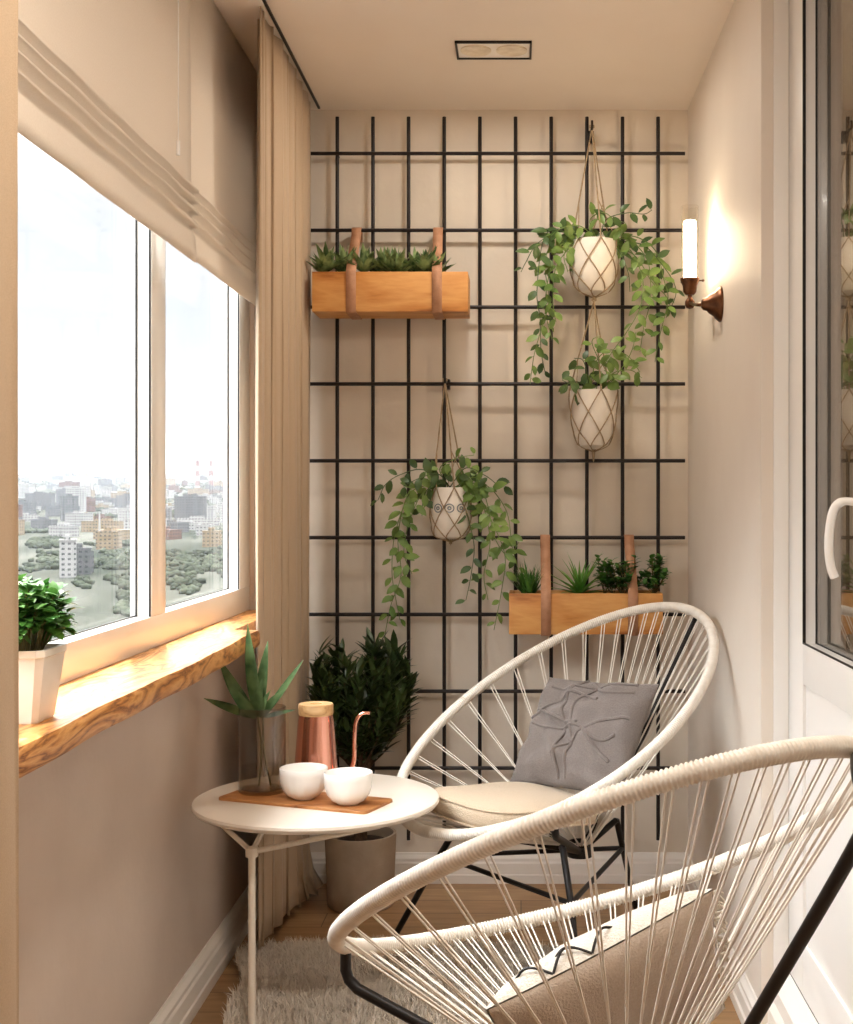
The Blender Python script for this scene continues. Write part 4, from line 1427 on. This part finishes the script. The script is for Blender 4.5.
def chimney(px, ytop, D, rad, label, name='chimney', banded=True):
    X = (px - CX) * D / FPX
    zt = EYE + (CY - ytop) * D / FPX
    zb = gz(D) - 3
    placed.append((X, D, 4))
    o = empty(name, (X, D, zb), label, 'chimney' if banded else 'mast', 'factory chimneys on the skyline' if banded else None)
    nb_ = 7 if banded else 1
    for k in range(nb_):
        a, b = k / nb_, (k + 1) / nb_
        ra = rad * (1.25 - 0.5 * a); rb = rad * (1.25 - 0.5 * b)
        build(MB().lathe([(ra, zb + (zt - zb) * a), (rb, zb + (zt - zb) * b)], (X, D, 0), n=12), 'band' if banded else 'pole', 'fac_plain_red' if (banded and k % 2) else 'fac_plain', o)
    return o


M['fac_plain'] = pbr('pale_concrete', (120, 118, 115), rough=0.8)
M['fac_plain_red'] = pbr('red_band_paint', (92, 60, 56), rough=0.8)
chimney(197.5, 456, 3600, 6, 'left red banded factory chimney of the pair on the skyline')
chimney(211, 456, 3640, 6, 'right red banded factory chimney of the pair on the skyline')
chimney(99.5, 512, 1100, 0.9, 'thin white mast above the tan gabled block', 'mast', False)
chimney(92, 466, 3300, 2.0, 'thin faint mast on the skyline', 'mast', False)

tr = MB()
bm = bmesh.new(); bmesh.ops.create_icosphere(bm, subdivisions=1, radius=1.0)
iv = [v.co.copy() for v in bm.verts]; bm.verts.index_update(); ifc = [[v.index for v in f.verts] for f in bm.faces]; bm.free()
for i in range(11000):
    band = r.random()
    if band < 0.30: D = r.uniform(1020, 1330)
    elif band < 0.6: D = r.uniform(1650, 2500)
    elif band < 0.75: D = r.uniform(560, 980)
    else: D = r.uniform(2500, 5000)
    px = r.uniform(-5, 250)
    if mnoise.noise(Vector((px * 0.03, D * 0.004, 1))) < -0.12: continue
    X = (px - CX) * D / FPX
    s_ = r.uniform(1.2, 2.7) * (1 if D < 1600 else 1.6)
    if any(abs(X - a) < ww * 0.7 + 20 and abs(D - b) < ww * 0.5 + 22 for a, b, ww in placed): continue
    z0 = gz(D)
    tr.add([(X + p.x * s_ * r.uniform(0.8, 1.5), D + p.y * s_ * r.uniform(0.8, 1.3), z0 + s_ * 0.5 + p.z * s_ * r.uniform(0.7, 1.1)) for p in iv], ifc)
build(tr, 'city_trees', 'trees', label='grey green tree belts between the city blocks', cat='trees', kind='stuff', ang=3.2)

# thin haze over the city: a real scattering volume
hz_ = MB().box(-5600, -60, 60, 9000, -70, 320)
hm, nt, out = new_mat('haze')
vs_ = nt.nodes.new('ShaderNodeVolumeScatter')
vs_.inputs['Color'].default_value = (0.15, 0.16, 0.18, 1); vs_.inputs['Density'].default_value = 0.00019; vs_.inputs['Anisotropy'].default_value = 0.2
nt.links.new(vs_.outputs[0], out.inputs['Volume'])
hob = build(hz_, 'haze', hm, smooth=False, label='thin grey haze lying over the distant city', cat='haze', kind='stuff')

# ------------------------------------------------------------------ light
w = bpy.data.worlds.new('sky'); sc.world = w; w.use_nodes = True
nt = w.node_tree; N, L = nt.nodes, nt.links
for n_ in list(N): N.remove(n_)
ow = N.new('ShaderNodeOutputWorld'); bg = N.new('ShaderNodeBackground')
tc = N.new('ShaderNodeTexCoord')
mp = N.new('ShaderNodeMapping'); mp.inputs['Scale'].default_value = (1.0, 1.0, 3.2)
L.new(tc.outputs['Generated'], mp.inputs['Vector'])
nz = N.new('ShaderNodeTexNoise'); nz.inputs['Scale'].default_value = 3.2; nz.inputs['Detail'].default_value = 7
L.new(mp.outputs['Vector'], nz.inputs['Vector'])
rp_ = N.new('ShaderNodeValToRGB')
rp_.color_ramp.elements[0].position = 0.36; rp_.color_ramp.elements[0].color = (0.80, 0.86, 0.93, 1)
rp_.color_ramp.elements[1].position = 0.64; rp_.color_ramp.elements[1].color = (1.0, 0.99, 0.97, 1)
L.new(nz.outputs['Fac'], rp_.inputs['Fac'])
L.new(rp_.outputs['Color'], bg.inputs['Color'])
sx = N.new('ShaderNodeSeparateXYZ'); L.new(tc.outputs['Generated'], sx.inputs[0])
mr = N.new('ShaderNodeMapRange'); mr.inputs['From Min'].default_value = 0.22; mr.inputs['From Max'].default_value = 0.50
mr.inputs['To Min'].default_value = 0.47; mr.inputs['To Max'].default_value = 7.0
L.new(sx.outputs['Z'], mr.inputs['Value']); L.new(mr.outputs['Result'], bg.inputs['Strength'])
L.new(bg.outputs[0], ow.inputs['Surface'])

sun = bpy.data.lights.new('sun', 'SUN'); sun.energy = 8.5; sun.angle = 0.02; sun.color = (1.0, 0.92, 0.80)
so = bpy.data.objects.new('sun', sun); COL.objects.link(so)
so.rotation_euler = Vector((0.180, -0.60, -1.30)).to_track_quat('-Z', 'Y').to_euler()

# ceiling downlight beam, plus an added unseen fill lamp nearer the camera
for (yy, en) in ((3.775, 3.5), (1.3, 12.0)):
    al = bpy.data.lights.new('downlight_and_fill', 'AREA'); al.shape = 'RECTANGLE'; al.size = 0.18; al.size_y = 0.1; al.energy = en; al.color = (1.0, 0.92, 0.82)
    ao = bpy.data.objects.new('downlight_and_fill', al); COL.objects.link(ao); ao.location = (-0.08, yy, CEIL - 0.012)

# ------------------------------------------------------------------ camera
cam = bpy.data.cameras.new('camera'); co = bpy.data.objects.new('camera', cam); COL.objects.link(co)
co.location = (0, 0, EYE); co.rotation_euler = (PI / 2, 0, 0)
cam.sensor_fit = 'AUTO'; cam.sensor_width = 36.0
cam.lens = FPX * 36.0 / 1024.0
cam.shift_x = -(CX - 426.5) / 1024.0
cam.shift_y = -(512.0 - CY) / 1024.0
cam.clip_start = 0.02; cam.clip_end = 20000
sc.camera = co
sc.view_settings.view_transform = 'Standard'
sc.view_settings.look = 'None'
sc.view_settings.exposure = 0.93
sc.view_settings.gamma = 1.0
sc.view_settings.use_curve_mapping = False
try:
    sc.cycles.max_bounces = 10; sc.cycles.diffuse_bounces = 5; sc.cycles.transparent_max_bounces = 24; sc.cycles.volume_bounces = 1
    sc.cycles.caustics_refractive = True; sc.cycles.sample_clamp_indirect = 6.0
    sc.cycles.use_denoising = True
except Exception:
    pass
